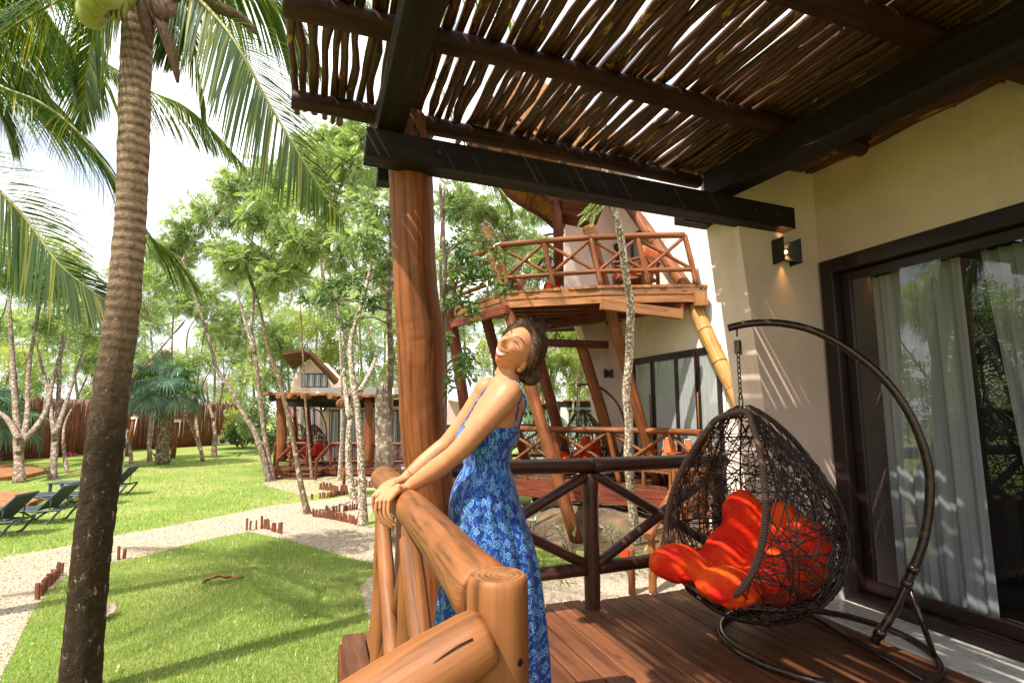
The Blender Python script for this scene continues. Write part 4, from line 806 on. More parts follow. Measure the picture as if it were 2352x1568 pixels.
# steps with log handrails from the neighbour deck
sf = atz(1500, 1362, G); stp = V(6.25, 7.75, 0); dv_ = nrm((stp - sf) * V(1, 1, 0)); sd_ = -V(-dv_[1], dv_[0], 0)
ss = thing('log_staircase', 'log staircase with handrails seen through the egg chair', 'staircase', sf)
Ls = np.linalg.norm((stp - sf)[:2])
for k in range(5): t_ = (k + .6) / 5; c = sf + dv_ * Ls * (.25 + .75 * t_); c[2] = G + .85 * t_; m = MB(); m.bar(c + sd_ * -.05, c + sd_ * 1.1, .3, .05); m.build('tread', M['deck'], ss)
for off in (0, 1.05):
    o_ = sd_ * off; a = sf + o_; b = stp + o_; 
    log(a, a + V(0, 0, .78), .05, None, 12).build('post', M['loglight'], ss); log(b + V(0, 0, -.85), b + V(0, 0, 1.02), .075, None, 12).build('post', M['loglight'], ss)
    log(a + V(0, 0, .70) - dv_ * .12, b + V(0, 0, .95), .055, None, 12).build('handrail', M['loglight'], ss); log(a + V(0, 0, .18), b + V(0, 0, .2), .045, None, 10).build('bottom_rail', M['loglight'], ss)
    mid = (a + b) / 2; log(mid + V(0, 0, -.45), mid + V(0, 0, .8), .04).build('post', M['loglight'], ss)
    for (p, q_) in ((a, mid), (mid, b)): log(p + V(0, 0, .2), q_ + V(0, 0, .8), .035).build('brace', M['loglight'], ss); log(p + V(0, 0, .7), q_ + V(0, 0, .2), .035).build('brace', M['loglight'], ss)
# wooden armchairs with orange cushions
def armchair(label):
    root = thing('armchair', label, 'armchair', (0, 0, 0), 'wooden armchairs with orange cushions')   # faces -X
    wd = M['loglight']
    for sx in (-.3, .32):
        for sy in (-.32, .32): m = MB(); m.box(sx - .03, sx + .03, sy - .03, sy + .03, 0, .62 if sx < 0 else .66); m.build('leg', wd, root, .004, local=True)
    for sy in (-.32, .32):
        m = MB(); m.box(-.36, .38, sy - .045, sy + .045, .62, .655); m.build('armrest', wd, root, .006, local=True)
        m = MB(); m.bar((-.28, sy, .30), (.3, sy, .60), .025, .03); m.bar((-.28, sy, .60), (.3, sy, .30), .025, .03); m.build('side_brace', wd, root, local=True)
    m = MB(); m.box(-.33, .33, -.29, .29, .26, .31); m.build('seat_frame', wd, root, .004, local=True)
    m = MB(); m.box(.32, .36, -.3, .3, .66, .74); m.bar((.34, -.29, .35), (.34, .29, .70), .03, .03); m.bar((.34, .29, .35), (.34, -.29, .70), .03, .03); m.build('back_frame', wd, root, local=True)
    m = MB(); m.box(-.34, .26, -.28, .28, .315, .43); s_ = m.build('seat_cushion', M['orange2'], root, .03, local=True)
    m = MB(); m.tube([(-.345, -.285, .42), (.26, -.285, .42), (.26, .285, .42), (-.345, .285, .42)], .009, 6, closed=True); m.build('piping', M['piping'], s_, local=True)
    m = MB(); m.hexa([(.19, -.28, .44), (.30, -.28, .43), (.30, .28, .43), (.19, .28, .44), (.29, -.28, .88), (.39, -.28, .86), (.39, .28, .86), (.29, .28, .88)]); b_ = m.build('back_cushion', M['orange2'], root, .03, local=True)
    m = MB(); m.tube([(.19, -.285, .45), (.19, .285, .45), (.285, .285, .88), (.285, -.285, .88)], .009, 6, closed=True); m.build('piping', M['piping'], b_, local=True)
    return root
a1 = armchair('orange cushioned armchair left on the neighbour lower deck by the glass door'); a1.location = (6.32, 8.85, 0); a1.rotation_euler[2] = radians(15)
dup(a1, (6.45, 8.15, 0), radians(35), 'orange cushioned armchair seen through the egg chair on the neighbour deck'); dup(a1, (5.85, 9.0, 3.7), radians(-60), 'orange cushioned armchair on the upper balcony')
eg2 = egg_chair('small dark egg chair beside the leaning log on the neighbour lower deck', .4, 5); p = aty(1385, 1060, 10.6); eg2.location = (5.35, 10.55, 0); eg2.rotation_euler[2] = radians(-8)
dup(eg2, (5.05, 11.6, 3.7), radians(10), 'dark egg chair on the upper balcony behind the railing')
# ================================================================== far villa on the left
fo = V(-1.25, 21.0, 0); e1 = nrm(V(4.0, -1.75, 0)); e2 = V(-e1[1], e1[0], 0); DZ = -.52
def af(px, py, off=0): r = ray(px, py); n_ = e2; t = np.dot(fo + e2 * off - C0, n_) / np.dot(r, n_); return C0 + r * t
va = thing('villa', 'far villa with stick roofed terrace and thatched upper floor among thin trunks', 'villa', fo)
def aq(name, pts, off, mat, th=.2): m = MB(); slab(m, [af(*p, off) for p in pts], e2 * th); return m.build(name, mat, va)
aq('front_wall', [(735, 1075), (935, 1075), (935, 925), (735, 925)], 2.2, M['cream']); aq('side_wall', [(668, 1050), (736, 1050), (736, 925), (668, 925)], 4.5, M['cream'])
m = MB(); a, b = af(735, 1070, 2.2), af(735, 925, 2.2); slab(m, [a, b, b + e2 * 2.3, a + e2 * 2.3], e1 * .15); m.build('end_wall', M['white'], va)
def adoor(pts, off, panes, name='sliding_door'):
    d = aq(name, pts, off, M['doorframe'], .06); x0, x1 = pts[0][0], pts[1][0]; y0, y1 = pts[0][1], pts[2][1]; n = panes
    for k in range(n):
        a = x0 + (x1 - x0) * (k + .08) / n; b = x0 + (x1 - x0) * (k + .92) / n; m = MB(); m.face([af(a, y0 - 2, off - .02), af(b, y0 - 2, off - .02), af(b, y1 + 3, off - .02), af(a, y1 + 3, off - .02)]); m.build('pane', M['farpane'], d)
t = NT('pane_with_curtain'); wv = t.noise(t.coord('UV', (9, .1, 1)), 1.5, 2); t.bsdf(t.ramp(wv, [(.38, (.10, .10, .11)), (.5, (.42, .43, .46)), (.65, (.62, .63, .66))]), .12, .5); M['farpane'] = t.m
adoor([(756, 1056), (869, 1056), (869, 941), (756, 941)], 2.15, 5); adoor([(897, 1056), (930, 1056), (930, 941), (897, 941)], 2.15, 2); adoor([(692, 1000), (722, 1000), (722, 935), (692, 935)], 4.44, 2)
aq('parapet', [(713, 903), (925, 908), (925, 889), (713, 890)], 1.9, M['white'], .4)
aq('upper_wall', [(668, 905), (768, 905), (752, 868), (712, 826), (680, 858), (668, 880)], 5, M['cream'], 2); adoor([(692, 889), (752, 889), (752, 857), (692, 857)], 4.95, 4, 'upper_window')
m = MB(); a, b, c_, d_ = af(648, 815, 3.6), af(672, 850, 4.8), af(711, 824, 4.8), af(690, 808, 3.8); slab(m, [a, b, c_, d_], V(.05, .15, .16)); slab(m, [c_, af(768, 884, 4.8), af(776, 878, 4.5), d_ + V(.3, .2, .05)], V(.05, .15, .16)); m.build('thatched_roof', M['shadethatch'], va)
for px in (643, 846): q = MB(); a, b = af(px - 1 if px > 700 else px + 4, 1066 if px > 700 else 1056), af(px, 912); q.tube(curve([a, (a + b) / 2 + e1 * .04, b], 5), [.17] * 6 + [.15] * 5, 12, wob=.08); q.build('column', M['log'], va)
for (px0, px1) in ((680, 672), (716, 702)): q = MB(); q.tube([af(px0, 1060, 2.5), af(px1, 918, 2.5)], .13, 10); q.build('column', M['redwood'], va)
m = MB(); m.bar(af(620, 914), af(862, 918), .16, .22); m.bar(af(655, 927, 2), af(862, 930, 2), .16, .22); m.bar(af(905, 925, .6), af(960, 926, .6), .16, .25); m.build('beam', M['beam'], va)
m = MB(); 
for k in range(70): t_ = k / 69; p = af(606 + 320 * t_, 904 + 6 * t_, -.5); m.tube([p + V(0, 0, random.uniform(-.02, .04)), p + e2 * 3.6 + V(0, 0, .1)], random.uniform(.03, .05), 5)
m.build('stick_roof', M['fascia'], va)
for px in (638, 662, 695, 757, 815): q = MB(); p = af(px, 910 - (px - 700) * -.01, -.65); q.tube([p, p + e2 * 4], .085, 8); q.build('roof_log', M['fascia'], va)
m = MB(); a, b = af(628, 1056, -.1)[:2], af(935, 1078, -.1)[:2]
m.hexa([(*a, DZ - .08), (*b, DZ - .08), (*(b + e2[:2] * 3), DZ - .08), (*(a + e2[:2] * 3), DZ - .08), (*a, DZ), (*b, DZ), (*(b + e2[:2] * 3), DZ), (*(a + e2[:2] * 3), DZ)]); m.build('deck_boards', M['deck'], va)
m = MB(); m.bar(V(*a, DZ - .17) + e2 * .05, V(*b, DZ - .17) + e2 * .05, .06, .16); m.build('deck_fascia', M['redwood'], va)
rl = thing('log_railing', 'small log railing with crossed braces on the far villa terrace', 'railing', af(759, 1070)); pr_ = [af(px, 1068)[:2] for px in (759, 855, 930)]; log_rail(rl, [tuple(p) for p in pr_], DZ, .80, .055, [2, 2], M['redwood'], V(0, 0, 0), .2)
rl = thing('log_railing', 'small log railing left of the far villa steps', 'railing', af(630, 1060)); pr_ = [af(px, 1062)[:2] for px in (630, 704)]; log_rail(rl, [tuple(p) for p in pr_], DZ, .80, .055, [2], M['redwood'], V(0, 0, 0), .2)
st3 = thing('deck_steps', 'short wooden steps up to the far villa terrace', 'steps', atz(700, 1095, G))
for k in range(3): c = af(701, 1070, 0) - e2 * (.15 + .32 * (2 - k)) ; c[2] = DZ - .11 * (3 - k) + .02; m = MB(); m.bar(c - e1 * .75, c + e1 * .75, .34, .06); m.build('tread', M['deck'], st3)
for px, s_ in ((672, -1), (757, 1)): a = af(px, 1070); a[2] = DZ + .78; b = a - e2 * 1.1 - V(0, 0, .45); log(a, b, .05).build('handrail', M['redwood'], st3); log(b - V(0, 0, .75), b + V(0, 0, .05), .05).build('post', M['redwood'], st3)
p = af(735, 1040, .9); p[2] = DZ; dup(eg2, p - V(.3, 0, 0), radians(-20), 'tiny egg chair with orange cushion on the far villa terrace'); p = af(680, 1035, 3.0); p[2] = DZ; dup(eg2, p, radians(-60), 'tiniest egg chair at the back of the far villa terrace')
ll = af(743, 938, 2.15); wall_lamp(ll, atan2(e1[1], e1[0]), 'tiny lit box lamp on the far villa wall', True)
# ================================================================== farther villas glimpsed through the gaps
def far_villa(label, px0, px1, ytop, ybase, d, door, roofy):
    c = atd((px0 + px1) / 2, ybase, d); root = thing('villa', label, 'villa', (c[0], c[1], G)); a = atd(px0, ybase, d); b = atd(px1, ybase, d); zt = atd(px0, ytop, d)[2]; e = nrm((b - a) * V(1, 1, 0)); n_ = V(-e[1], e[0], 0)
    m = MB(); slab(m, [V(a[0], a[1], G), V(b[0], b[1], G), V(b[0], b[1], zt), V(a[0], a[1], zt)], n_ * 3); m.build('wall', M['white'], root)
    zr = atd(px0, roofy, d)[2]; m = MB(); m.bar(V(a[0], a[1], zr) - n_ * 1.2 - e * .5, V(b[0], b[1], zr) - n_ * 1.2 + e * .3, .3, .25); m.build('beam', M['beam'], root)
    m = MB()
    for k in range(40): p = V(a[0], a[1], zr + .18) + (b - a) * V(1, 1, 0) * k / 39; m.tube([p - n_ * 1.5, p + n_ * .1], .05, 5)
    m.build('stick_roof', M['fascia'], root)
    x0, x1 = door; m = MB(); y1 = roofy + 12; P = [atd(x0, ybase, d), atd(x1, ybase, d), atd(x1, y1, d), atd(x0, y1, d)]; slab(m, [p - n_ * .04 for p in P], n_ * .03); dd = m.build('sliding_door', M['doorframe'], root)
    for k in range(3): s0, s1 = (k + .1) / 3, (k + .9) / 3; m = MB(); m.face([P[0] + (P[1] - P[0]) * s0 - n_ * .05, P[0] + (P[1] - P[0]) * s1 - n_ * .05, P[3] + (P[2] - P[3]) * s1 - n_ * .05 - V(0, 0, .1), P[3] + (P[2] - P[3]) * s0 - n_ * .05 - V(0, 0, .1)]); m.build('pane', M['farpane'], dd)
far_villa('low white villa glimpsed under the balcony behind pale trunks', 1296, 1400, 919, 1005, 24, (1306, 1362), 929)
far_villa('low white villa glimpsed left of the leaning columns', 1190, 1290, 926, 1005, 27, (1205, 1235), 935)
cwp = [(1028, 1010), (1075, 1010), (1075, 935), (1060, 922), (1029, 915)]; c = atd(1050, 1010, 17); o = thing('outbuilding', 'plain pale outbuilding just right of the thick column', 'outbuilding', (c[0], c[1], G)); m = MB(); slab(m, [atd(px, py, 17) for px, py in [(1020, 1060), (1090, 1060)] + cwp[2:]], V(.6, 2, 0)); m.build('wall', M['cream'], o); m = MB(); m.bar(atd(1028, 914, 16.9), atd(1062, 921, 16.9), .3, .1); m.build('coping', M['white'], o)
# ================================================================== vegetation
random.seed(77); rg_ = np.random.default_rng(77)
M['barkpale'] = None
def bark(name, c, lich, amt=.55, sc_=9):
    t = NT(name); a = t.noise(t.coord('UV', (10, 3.0, 1)), 1.6, 6, .7, .4); b = t.noise(t.coord('Object'), sc_, 5, .7); c = np.array(c)
    col = t.ramp(a, [(.3, c * .35), (.5, c), (.7, c * 1.5)]); col = t.mix(t.ramp(b, [(amt - .02, (0, 0, 0)), (amt + .05, (1, 1, 1))]), col, lich); return t.bsdf(col, .9, .15, t.mix(.5, a, b), 1, .02)
M['barkpale'] = bark('pale_bark', (.155, .11, .08), (.36, .30, .24), .54); M['barkbrown'] = bark('brown_bark', (.17, .105, .06), (.42, .37, .30), .57); M['barklichen'] = bark('lichen_bark', (.20, .14, .085), (.66, .60, .50), .52, 24)
M['leafA'] = leafmat('feathery_leaf', (.14, .21, .075), (.25, .33, .135), (.42, .46, .20), .52, gloss=.04)  # leaf greens lightened and greyed; canopy haze is put into the colour
M['leafB'] = leafmat('feathery_leaf_pale', (.17, .25, .11), (.29, .37, .18), (.44, .48, .25), .52, gloss=.04)
M['leafC'] = leafmat('yellow_green_leaf', (.16, .22, .055), (.30, .36, .085), (.46, .44, .13), .52, gloss=.04)
M['glossy'] = leafmat('glossy_leaf', (.03, .085, .015), (.07, .16, .028), (.25, .36, .07), .4, .5, gloss=.06)
def unit(a): return a / (np.linalg.norm(a, axis=1, keepdims=True) + 1e-9)
def rvec(n): return unit(rg_.normal(size=(n, 3)))
def sprays(P, T, ln, K=6, wd=.30, lw=.09):
    """pinnate compound leaves: base points P, directions T, lengths ln"""
    n = len(P); s = unit(np.cross(T, rvec(n) * .6 + np.array([0, 0, 1.0]))); nn = np.cross(s, T); out = []
    for k in range(K):
        f = (k + .6) / K; c = P + T * (ln * f)[:, None] + np.array([0, 0, -1]) * (ln * .18 * f * f)[:, None]; L_ = (ln * wd * (sin(pi * (.18 + .72 * f)) + .1))[:, None]
        for sg in (-1, 1):
            d = unit(s * sg + T * .55 - nn * .12); p1 = c + d * L_; w_ = np.cross(d, nn) * (ln * lw)[:, None]; m_ = c + d * L_ * .5
            out.append(np.stack([c, m_ - w_, p1, m_ + w_], 1))
    v = np.concatenate(out, 0); return v.reshape(-1, 3)
def leaves(P, T, ln, wd=.34):
    n = len(P); s = unit(np.cross(T, rvec(n))); nn = np.cross(s, T); a = P; tip = P + T * ln[:, None] - nn * (ln * .12)[:, None]; m_ = P + T * (ln * .48)[:, None]
    w_ = s * (ln * wd * .5)[:, None]; up_ = nn * (ln * .06)[:, None]
    return np.stack([a, m_ - w_ + up_, tip, m_ + w_ + up_], 1).reshape(-1, 3)
def clump(c, R, n, flat=.75):
    d = rvec(n); r = R * rg_.random(n) ** .45; P = np.asarray(c) + d * r[:, None] * np.array([1, 1, flat]); T = unit(d * .8 + rvec(n) * .7 + np.array([0, 0, -.15])); return P, T
def sub_clumps(c, R, m): return [(np.asarray(c) + rvec(1)[0] * R * random.uniform(.35, .85) * np.array([1, 1, .7]), R * random.uniform(.28, .48)) for _ in range(m)]
def tree(label, name, stems, d, r0, crowns, mat, barkm, dens=1.0, ln=.42, K=6, group=None, kind='spray', d1=None, sub=8, base_ground=True):
    ln *= .78; K += 1
    """stems: lists of picture points; crowns: (px, py, radius px)"""
    d1 = d if d1 is None else d1
    def at(p, f): return atd(p[0], p[1], d + (d1 - d) * f)
    b0 = atz(stems[0][0][0], stems[0][0][1], G) if base_ground else at(stems[0][0], 0)
    if base_ground: d = float(np.dot(b0 - C0, FW)); d1 = d if d1 is None else d1
    root = thing(name, label, 'tree', (b0[0], b0[1], G), group); tr = MB(); tips = []; r0 *= .60 if d > 17 else .9
    for si, st in enumerate(stems):
        pts = [at(p, i / max(1, len(st) - 1)) + (rvec(1)[0] * .25 * (i > 1 and si > 0)) for i, p in enumerate(st)]
        if si == 0: pts[0] = pts[0] + V(0, 0, -.1)
        cv = curve(pts, 7); n_ = len(cv); rr = np.linspace(r0 * (1 if si == 0 else .68), r0 * .35, n_)
        if si == 0: rr[:4] *= np.array([1.45, 1.25, 1.1, 1.03])
        tr.tube(cv, rr, 10, wob=.07, rnd=.1); tips.append((cv[-1], rr[-1], cv))
    Ps, Ts = [], []
    for (px, py, rp) in crowns:
        dd = d1 + random.uniform(-.1, .1) * d1; c = atd(px, py, dd); R = rp / FPX * dd
        tp = min(tips, key=lambda t_: np.linalg.norm(t_[0] - c)); br_ = curve([tp[2][max(0, len(tp[2]) - 6)], tp[0], (tp[0] + c) / 2 + rvec(1)[0] * .12 * R, c], 4); tr.tube(br_, np.linspace(tp[1] * .8, .012, len(br_)), 6)
        for (q, r) in sub_clumps(c, R, sub):
            m_ = curve([br_[-4], (br_[-2] + q) / 2 + rvec(1)[0] * .15 * R, q + rvec(1)[0] * r * .5], 3); tr.tube(m_, np.linspace(max(.012, tp[1] * .35), .006, len(m_)), 5)
            P, T = clump(q, r, max(6, int(dens * 105 * (r / .8) ** 1.6 * (.42 / ln) ** 2 * random.uniform(.55, 1.35)))); Ps.append(P); Ts.append(T)
    tr.build('trunk', barkm, root)
    if Ps:
        P = np.concatenate(Ps); T = np.concatenate(Ts); l = ln * rg_.uniform(.65, 1.25, len(P)); v = sprays(P, T, l, K, .30, .07) if kind == 'spray' else leaves(P, T, l)
        npmesh('crown', v, np.arange(len(v)).reshape(-1, 4), mat, root)
    return root
A, B, Cc = M['leafA'], M['leafB'], M['leafC']; bp, bb = M['barkpale'], M['barkbrown']; gt = 'trees on the lawn'
tree('pale many stemmed tree standing nearest the left edge of the lawn', 'garden_tree', [[(45, 1108), (42, 1030), (38, 960), (30, 850), (25, 760), (20, 680)], [(44, 1040), (62, 960), (82, 830), (95, 700)], [(46, 1020), (100, 955), (130, 880), (165, 760)], [(45, 1010), (10, 955), (-30, 930)]], 22, .25, [(20, 640, 85), (95, 650, 80), (165, 700, 70), (50, 570, 80), (-20, 760, 60)], B, bp, 1.0, .5, 5, gt)
tree('pale speckled tree standing between the left platform and the palm', 'garden_tree', [[(122, 1100), (125, 1030), (130, 960), (135, 900), (140, 800), (160, 700)], [(126, 1000), (160, 900), (182, 800)], [(126, 1010), (110, 900), (105, 800)]], 22, .2, [(150, 640, 80), (195, 760, 55), (120, 600, 70), (100, 740, 50)], A, bp, 1.0, .5, 5, gt)
tree('thin bent tree just left of the leaning rope stake', 'garden_tree', [[(156, 1086), (146, 1020), (150, 970), (175, 920), (200, 860)]], 24, .11, [(205, 820, 45), (185, 700, 45)], A, bp, .9, .5, 5, gt)
tree('thin curved tree just right of the palm trunk', 'garden_tree', [[(303, 1065), (298, 1030), (284, 985), (286, 930), (305, 870), (370, 800), (425, 735)], [(290, 950), (300, 880), (310, 800)]], 28, .14, [(430, 690, 55), (330, 700, 60), (300, 760, 40)], B, bp, .9, .55, 5, gt)
tree('straight thin tree between the rope stakes and the fan palm', 'garden_tree', [[(345, 1060), (343, 1000), (349, 940), (352, 860), (345, 740)]], 28, .16, [(345, 650, 75), (390, 580, 60), (300, 640, 50)], A, bp, .9, .55, 5, gt)
tree('slanting tree in front of the fence right of the fan palm', 'garden_tree', [[(462, 1032), (440, 980), (412, 930), (400, 890), (395, 800), (400, 700)]], 30, .15, [(410, 640, 65), (450, 700, 50)], B, bb, .9, .55, 5, gt)
tree('upright thin tree in front of the fence beside the slanting one', 'garden_tree', [[(468, 1060), (452, 980), (452, 930), (456, 860), (470, 760)]], 30, .12, [(480, 690, 60), (520, 620, 60)], A, bb, .9, .55, 5, gt)
tree('forked tree in front of the fence by the white cooling unit', 'garden_tree', [[(492, 1050), (493, 990), (490, 958), (505, 925), (514, 870)], [(490, 962), (478, 920), (468, 880)]], 30, .2, [(525, 770, 55), (470, 820, 42), (560, 720, 55)], A, bb, .9, .55, 5, gt)
tree('long leaning pale tree left of the far villa', 'garden_tree', [[(622, 1105), (592, 1010), (562, 955), (530, 895), (500, 850), (480, 780), (462, 720), (440, 650), (420, 600)]], 20, .16, [(425, 530, 65), (475, 480, 70), (540, 440, 60), (385, 580, 55), (520, 570, 60), (360, 640, 45)], A, bp, 1.0, .45, 6, gt)
tree('upright pale tree sharing its foot with the leaning one', 'garden_tree', [[(628, 1104), (608, 1000), (596, 900), (585, 800), (578, 740), (590, 640), (600, 560)], [(585, 810), (560, 730), (545, 660)]], 20, .15, [(600, 500, 75), (550, 600, 60), (650, 420, 70), (610, 400, 55), (620, 640, 60)], B, bp, 1.0, .45, 6, gt)
tree('thin brown tree leaning across the path from the stake border', 'garden_tree', [[(709, 1180), (686, 1085), (672, 1000), (656, 930), (640, 870), (615, 800), (600, 720), (570, 620)]], 13, .075, [(565, 590, 60), (630, 620, 65), (660, 540, 65), (600, 480, 60)], A, bb, 1.0, .38, 6, gt)
tree('slender tree standing right in front of the far villa steps', 'garden_tree', [[(718, 1100), (712, 1050), (706, 980), (700, 900), (696, 820), (690, 700)]], 19, .09, [(700, 580, 75), (680, 440, 65), (720, 350, 60), (740, 680, 50)], B, bb, 1.0, .45, 6, gt)
tree('lichen spotted tree carrying a woven ball before the far villa', 'garden_tree', [[(780, 1103), (785, 1010), (786, 917), (782, 800), (775, 700), (745, 580)]], 18, .12, [(750, 520, 75), (710, 400, 65), (770, 330, 60), (790, 600, 55)], A, M['barklichen'], 1.0, .45, 6, gt)
tree('lichen spotted tree left of a forked pair on the path edge', 'garden_tree', [[(820, 1168), (804, 1100), (801, 1002), (811, 905), (800, 784), (765, 710), (738, 610), (745, 530)], [(802, 960), (790, 860), (788, 740)]], 14, .10, [(735, 470, 75), (790, 370, 75), (830, 310, 60), (700, 560, 50), (850, 400, 60)], A, M['barklichen'], 1.0, .38, 7, gt)
tree('lichen spotted tree standing in the small grass patch', 'garden_tree', [[(835, 1206), (830, 1075), (823, 953), (808, 850), (806, 784), (830, 700), (850, 620), (862, 540)], [(826, 900), (852, 850), (868, 800)]], 12.5, .095, [(860, 480, 70), (820, 540, 60), (880, 640, 50)], B, M['barklichen'], 1.0, .36, 7, gt)
# trees seen right of the column, beyond and below the neighbour balcony
for i, (px, d, lb) in enumerate(((1224, 15, 'slim pale trunk left of the leaning columns'), (1262, 17, 'slim pale trunk just behind the leaning columns'), (1306, 18, 'slim mottled trunk under the balcony joists'), (1336, 16, 'slim trunk beside the far side railing'), (1352, 19, 'slim pale trunk behind the hanging chair chain'), (1378, 17, 'slim curved trunk nearest the cream end wall'))):
    b = 945 + 2.25 / d * FPX; k = random.uniform(-22, 22)
    tree(lb + ' in the grove behind the neighbour villa', 'grove_tree', [[(px, b), (px + k * .3, b - 60), (px + k, 900), (px + k * .4, 820), (px + k * .7, 700)], [(px + k, 905), (px + k + 14, 850), (px + k + 20, 770)]], d, .075, [(px - 20, 760, 55), (px + 30, 830, 40), (px + k, 880, 28)], Cc if i % 2 else A, M['barklichen'], .8, .4, 5, 'grove trees')
tree('leafy tree behind the column and the left balcony end', 'grove_tree', [[(1022, 1120), (1020, 980), (1018, 800), (1012, 600), (1020, 430)], [(1016, 700), (1060, 600), (1120, 520)]], 13, .085, [(1040, 470, 70), (1120, 500, 70), (1180, 560, 60), (1080, 600, 60), (1040, 760, 55), (1200, 640, 50), (1120, 700, 50)], B, M['barklichen'], 1.0, .38, 6, 'grove trees', sub=8)
tree('tall tree with pale feathery crown behind the thatched roof', 'grove_tree', [[(1250, 1050), (1245, 900), (1235, 760), (1230, 600)]], 26, .2, [(1180, 540, 80), (1260, 600, 70), (1120, 560, 70), (1230, 480, 50), (1090, 460, 60)], A, bb, 1.1, .5, 5, 'grove trees')
# the wood behind the garden: separate trees, farther and simpler
kinds = ['pale green feathery tree', 'bushy green tree', 'yellow green tree']
places = ['left of the palm trunk', 'just right of the palm trunk', 'behind the fan palm', 'behind the far villa roof', 'left of the thick column', 'right of the thick column', 'beyond the neighbour villa']
row = [(-90, 44, 780), (-20, 50, 740), (50, 42, 790), (120, 52, 720), (185, 45, 780), (255, 50, 740), (320, 56, 730), (380, 48, 800), (440, 55, 720), (500, 46, 780), (555, 52, 700), (610, 44, 740), (660, 50, 680), (720, 42, 700), (770, 48, 640), (830, 40, 680), (880, 46, 620), (930, 50, 700), (990, 42, 640), (1060, 40, 700), (1130, 46, 720), (1190, 42, 780), (1240, 50, 820), (1300, 42, 840), (1350, 46, 850), (1400, 40, 850)]
row += [(-60, 40, 840), (20, 43, 850), (90, 42, 830), (215, 44, 850), (290, 46, 850), (350, 48, 860), (415, 50, 850), (475, 52, 830), (530, 52, 850), (585, 44, 800), (640, 34, 760), (690, 36, 800), (745, 34, 760), (800, 33, 760), (855, 34, 740), (905, 36, 780)]
for i, (px, d, cyy) in enumerate(row):
    k = i % 3; pl = places[0 if px < 220 else 1 if px < 330 else 2 if px < 520 else 3 if px < 800 else 4 if px < 960 else 5 if px < 1180 else 6]; by = 945 + 2.25 / d * FPX
    nth = [q for q in row[:i] if (q[0] < 220) == (px < 220)]
    tree('%s in the background wood %s' % (kinds[k], pl), 'woodland_tree', [[(px, by), (px + random.uniform(-8, 8), by - 60), (px + random.uniform(-15, 15), cyy + 60), (px + random.uniform(-20, 20), cyy)]], d, .24, [(px + random.uniform(-25, 25), cyy + random.uniform(-70, 10), random.uniform(55, 80)), (px + random.uniform(-45, 45), cyy + random.uniform(30, 90), random.uniform(45, 60)), (px + random.uniform(-40, 40), cyy + 120 + random.uniform(-10, 20), 45)], [A, B, Cc][k], bb, 1.05, .75, 4, 'woodland ' + kinds[k] + ' ' + pl, sub=7)
# ------------------------------------------------------------------ glossy broad-leaved tree around the column, with the broken stump stem
sb = atz(888, 1243, G); st_t = thing('stump_tree', 'broken topped grey tree with a slim glossy leaved stem left of the column', 'tree', sb)
m = MB(); pts = curve([sb - V(0, 0, .1), atd(884, 1075, 9.3), atd(881, 1000, 9.3), atd(878, 940, 9.3), atd(876, 905, 9.3)], 6); m.tube(pts, np.linspace(.16, .115, len(pts)), 14, wob=.10, rnd=.12)
for k in range(9): a_ = k * .7; c = atd(876, 905, 9.3) + V(.075 * cos(a_), .075 * sin(a_), -.05); m.tube([c, c + V(random.uniform(-.03, .03), 0, random.uniform(.12, .36))], [.04, .004], 6)
m.build('trunk', bark('split_bark', (.26, .18, .13), (.50, .45, .38), .53, 14), st_t)
stem = curve([atd(895, 960, 9.5), atd(894, 880, 9.4), atd(897, 800, 9.2), atd(893, 700, 9.0), atd(897, 590, 8.8), atd(899, 450, 8.6), atd(905, 330, 8.6)], 7); m = MB(); m.tube(stem, np.linspace(.06, .035, len(stem)), 9, wob=.05)
LP, LT = [], []
def leafy(px, py, rp, d, n, src, down=.35):
    c = atd(px, py, d); R = rp / FPX * d; s0 = min(src, key=lambda q: np.linalg.norm(q - c - V(0, 0, -.2))); b_ = curve([s0, (s0 + c) / 2 + V(0, 0, .1), c], 5); m.tube(b_, np.linspace(.018, .006, len(b_)), 5)
    for _ in range(max(3, n // 16)):
        q = c + rvec(1)[0] * R * random.uniform(.2, 1) * V(1, 1, .8); tw = curve([c, (c + q) / 2 + V(0, 0, .05), q], 3); m.tube(tw, np.linspace(.006, .003, len(tw)), 4)
        for _ in range(16): LP.append(q + rvec(1)[0] * .07 + (c - q) * random.uniform(0, .35)); LT.append(nrm((q - c) * 1.2 / R + rvec(1)[0] * .75 + V(0, 0, -down)))
for px, py, rp, n in ((800, 640, 40, 110), (770, 690, 35, 90), (845, 690, 40, 110), (740, 650, 30, 70), (840, 560, 45, 110), (870, 480, 30, 70), (880, 600, 26, 70), (810, 740, 26, 50), (700, 690, 24, 50)): leafy(px, py, rp, 8.6, int(n * 1.1), stem)
m.build('branches', bp, st_t)
v = leaves(np.array(LP), np.array(LT), rg_.uniform(.08, .15, len(LP))); npmesh('crown', v, np.arange(len(v)).reshape(-1, 4), M['glossy'], st_t)
rt_ = thing('glossy_tree', 'glossy leaved young tree right of the column before the balcony', 'tree', atd(1012, 1190, 7.6) * V(1, 1, 0) + V(0, 0, G)); m = MB(); LP, LT = [], []
stem = curve([V(*(atd(1010, 1190, 7.6)[:2]), G - .1), atd(1018, 1000, 7.4), atd(1022, 860, 7.2), atd(1016, 740, 7.0), atd(1022, 620, 6.9), atd(1016, 500, 6.9), atd(1010, 420, 6.9)], 7); m.tube(stem, np.linspace(.05, .02, len(stem)), 9, wob=.05)
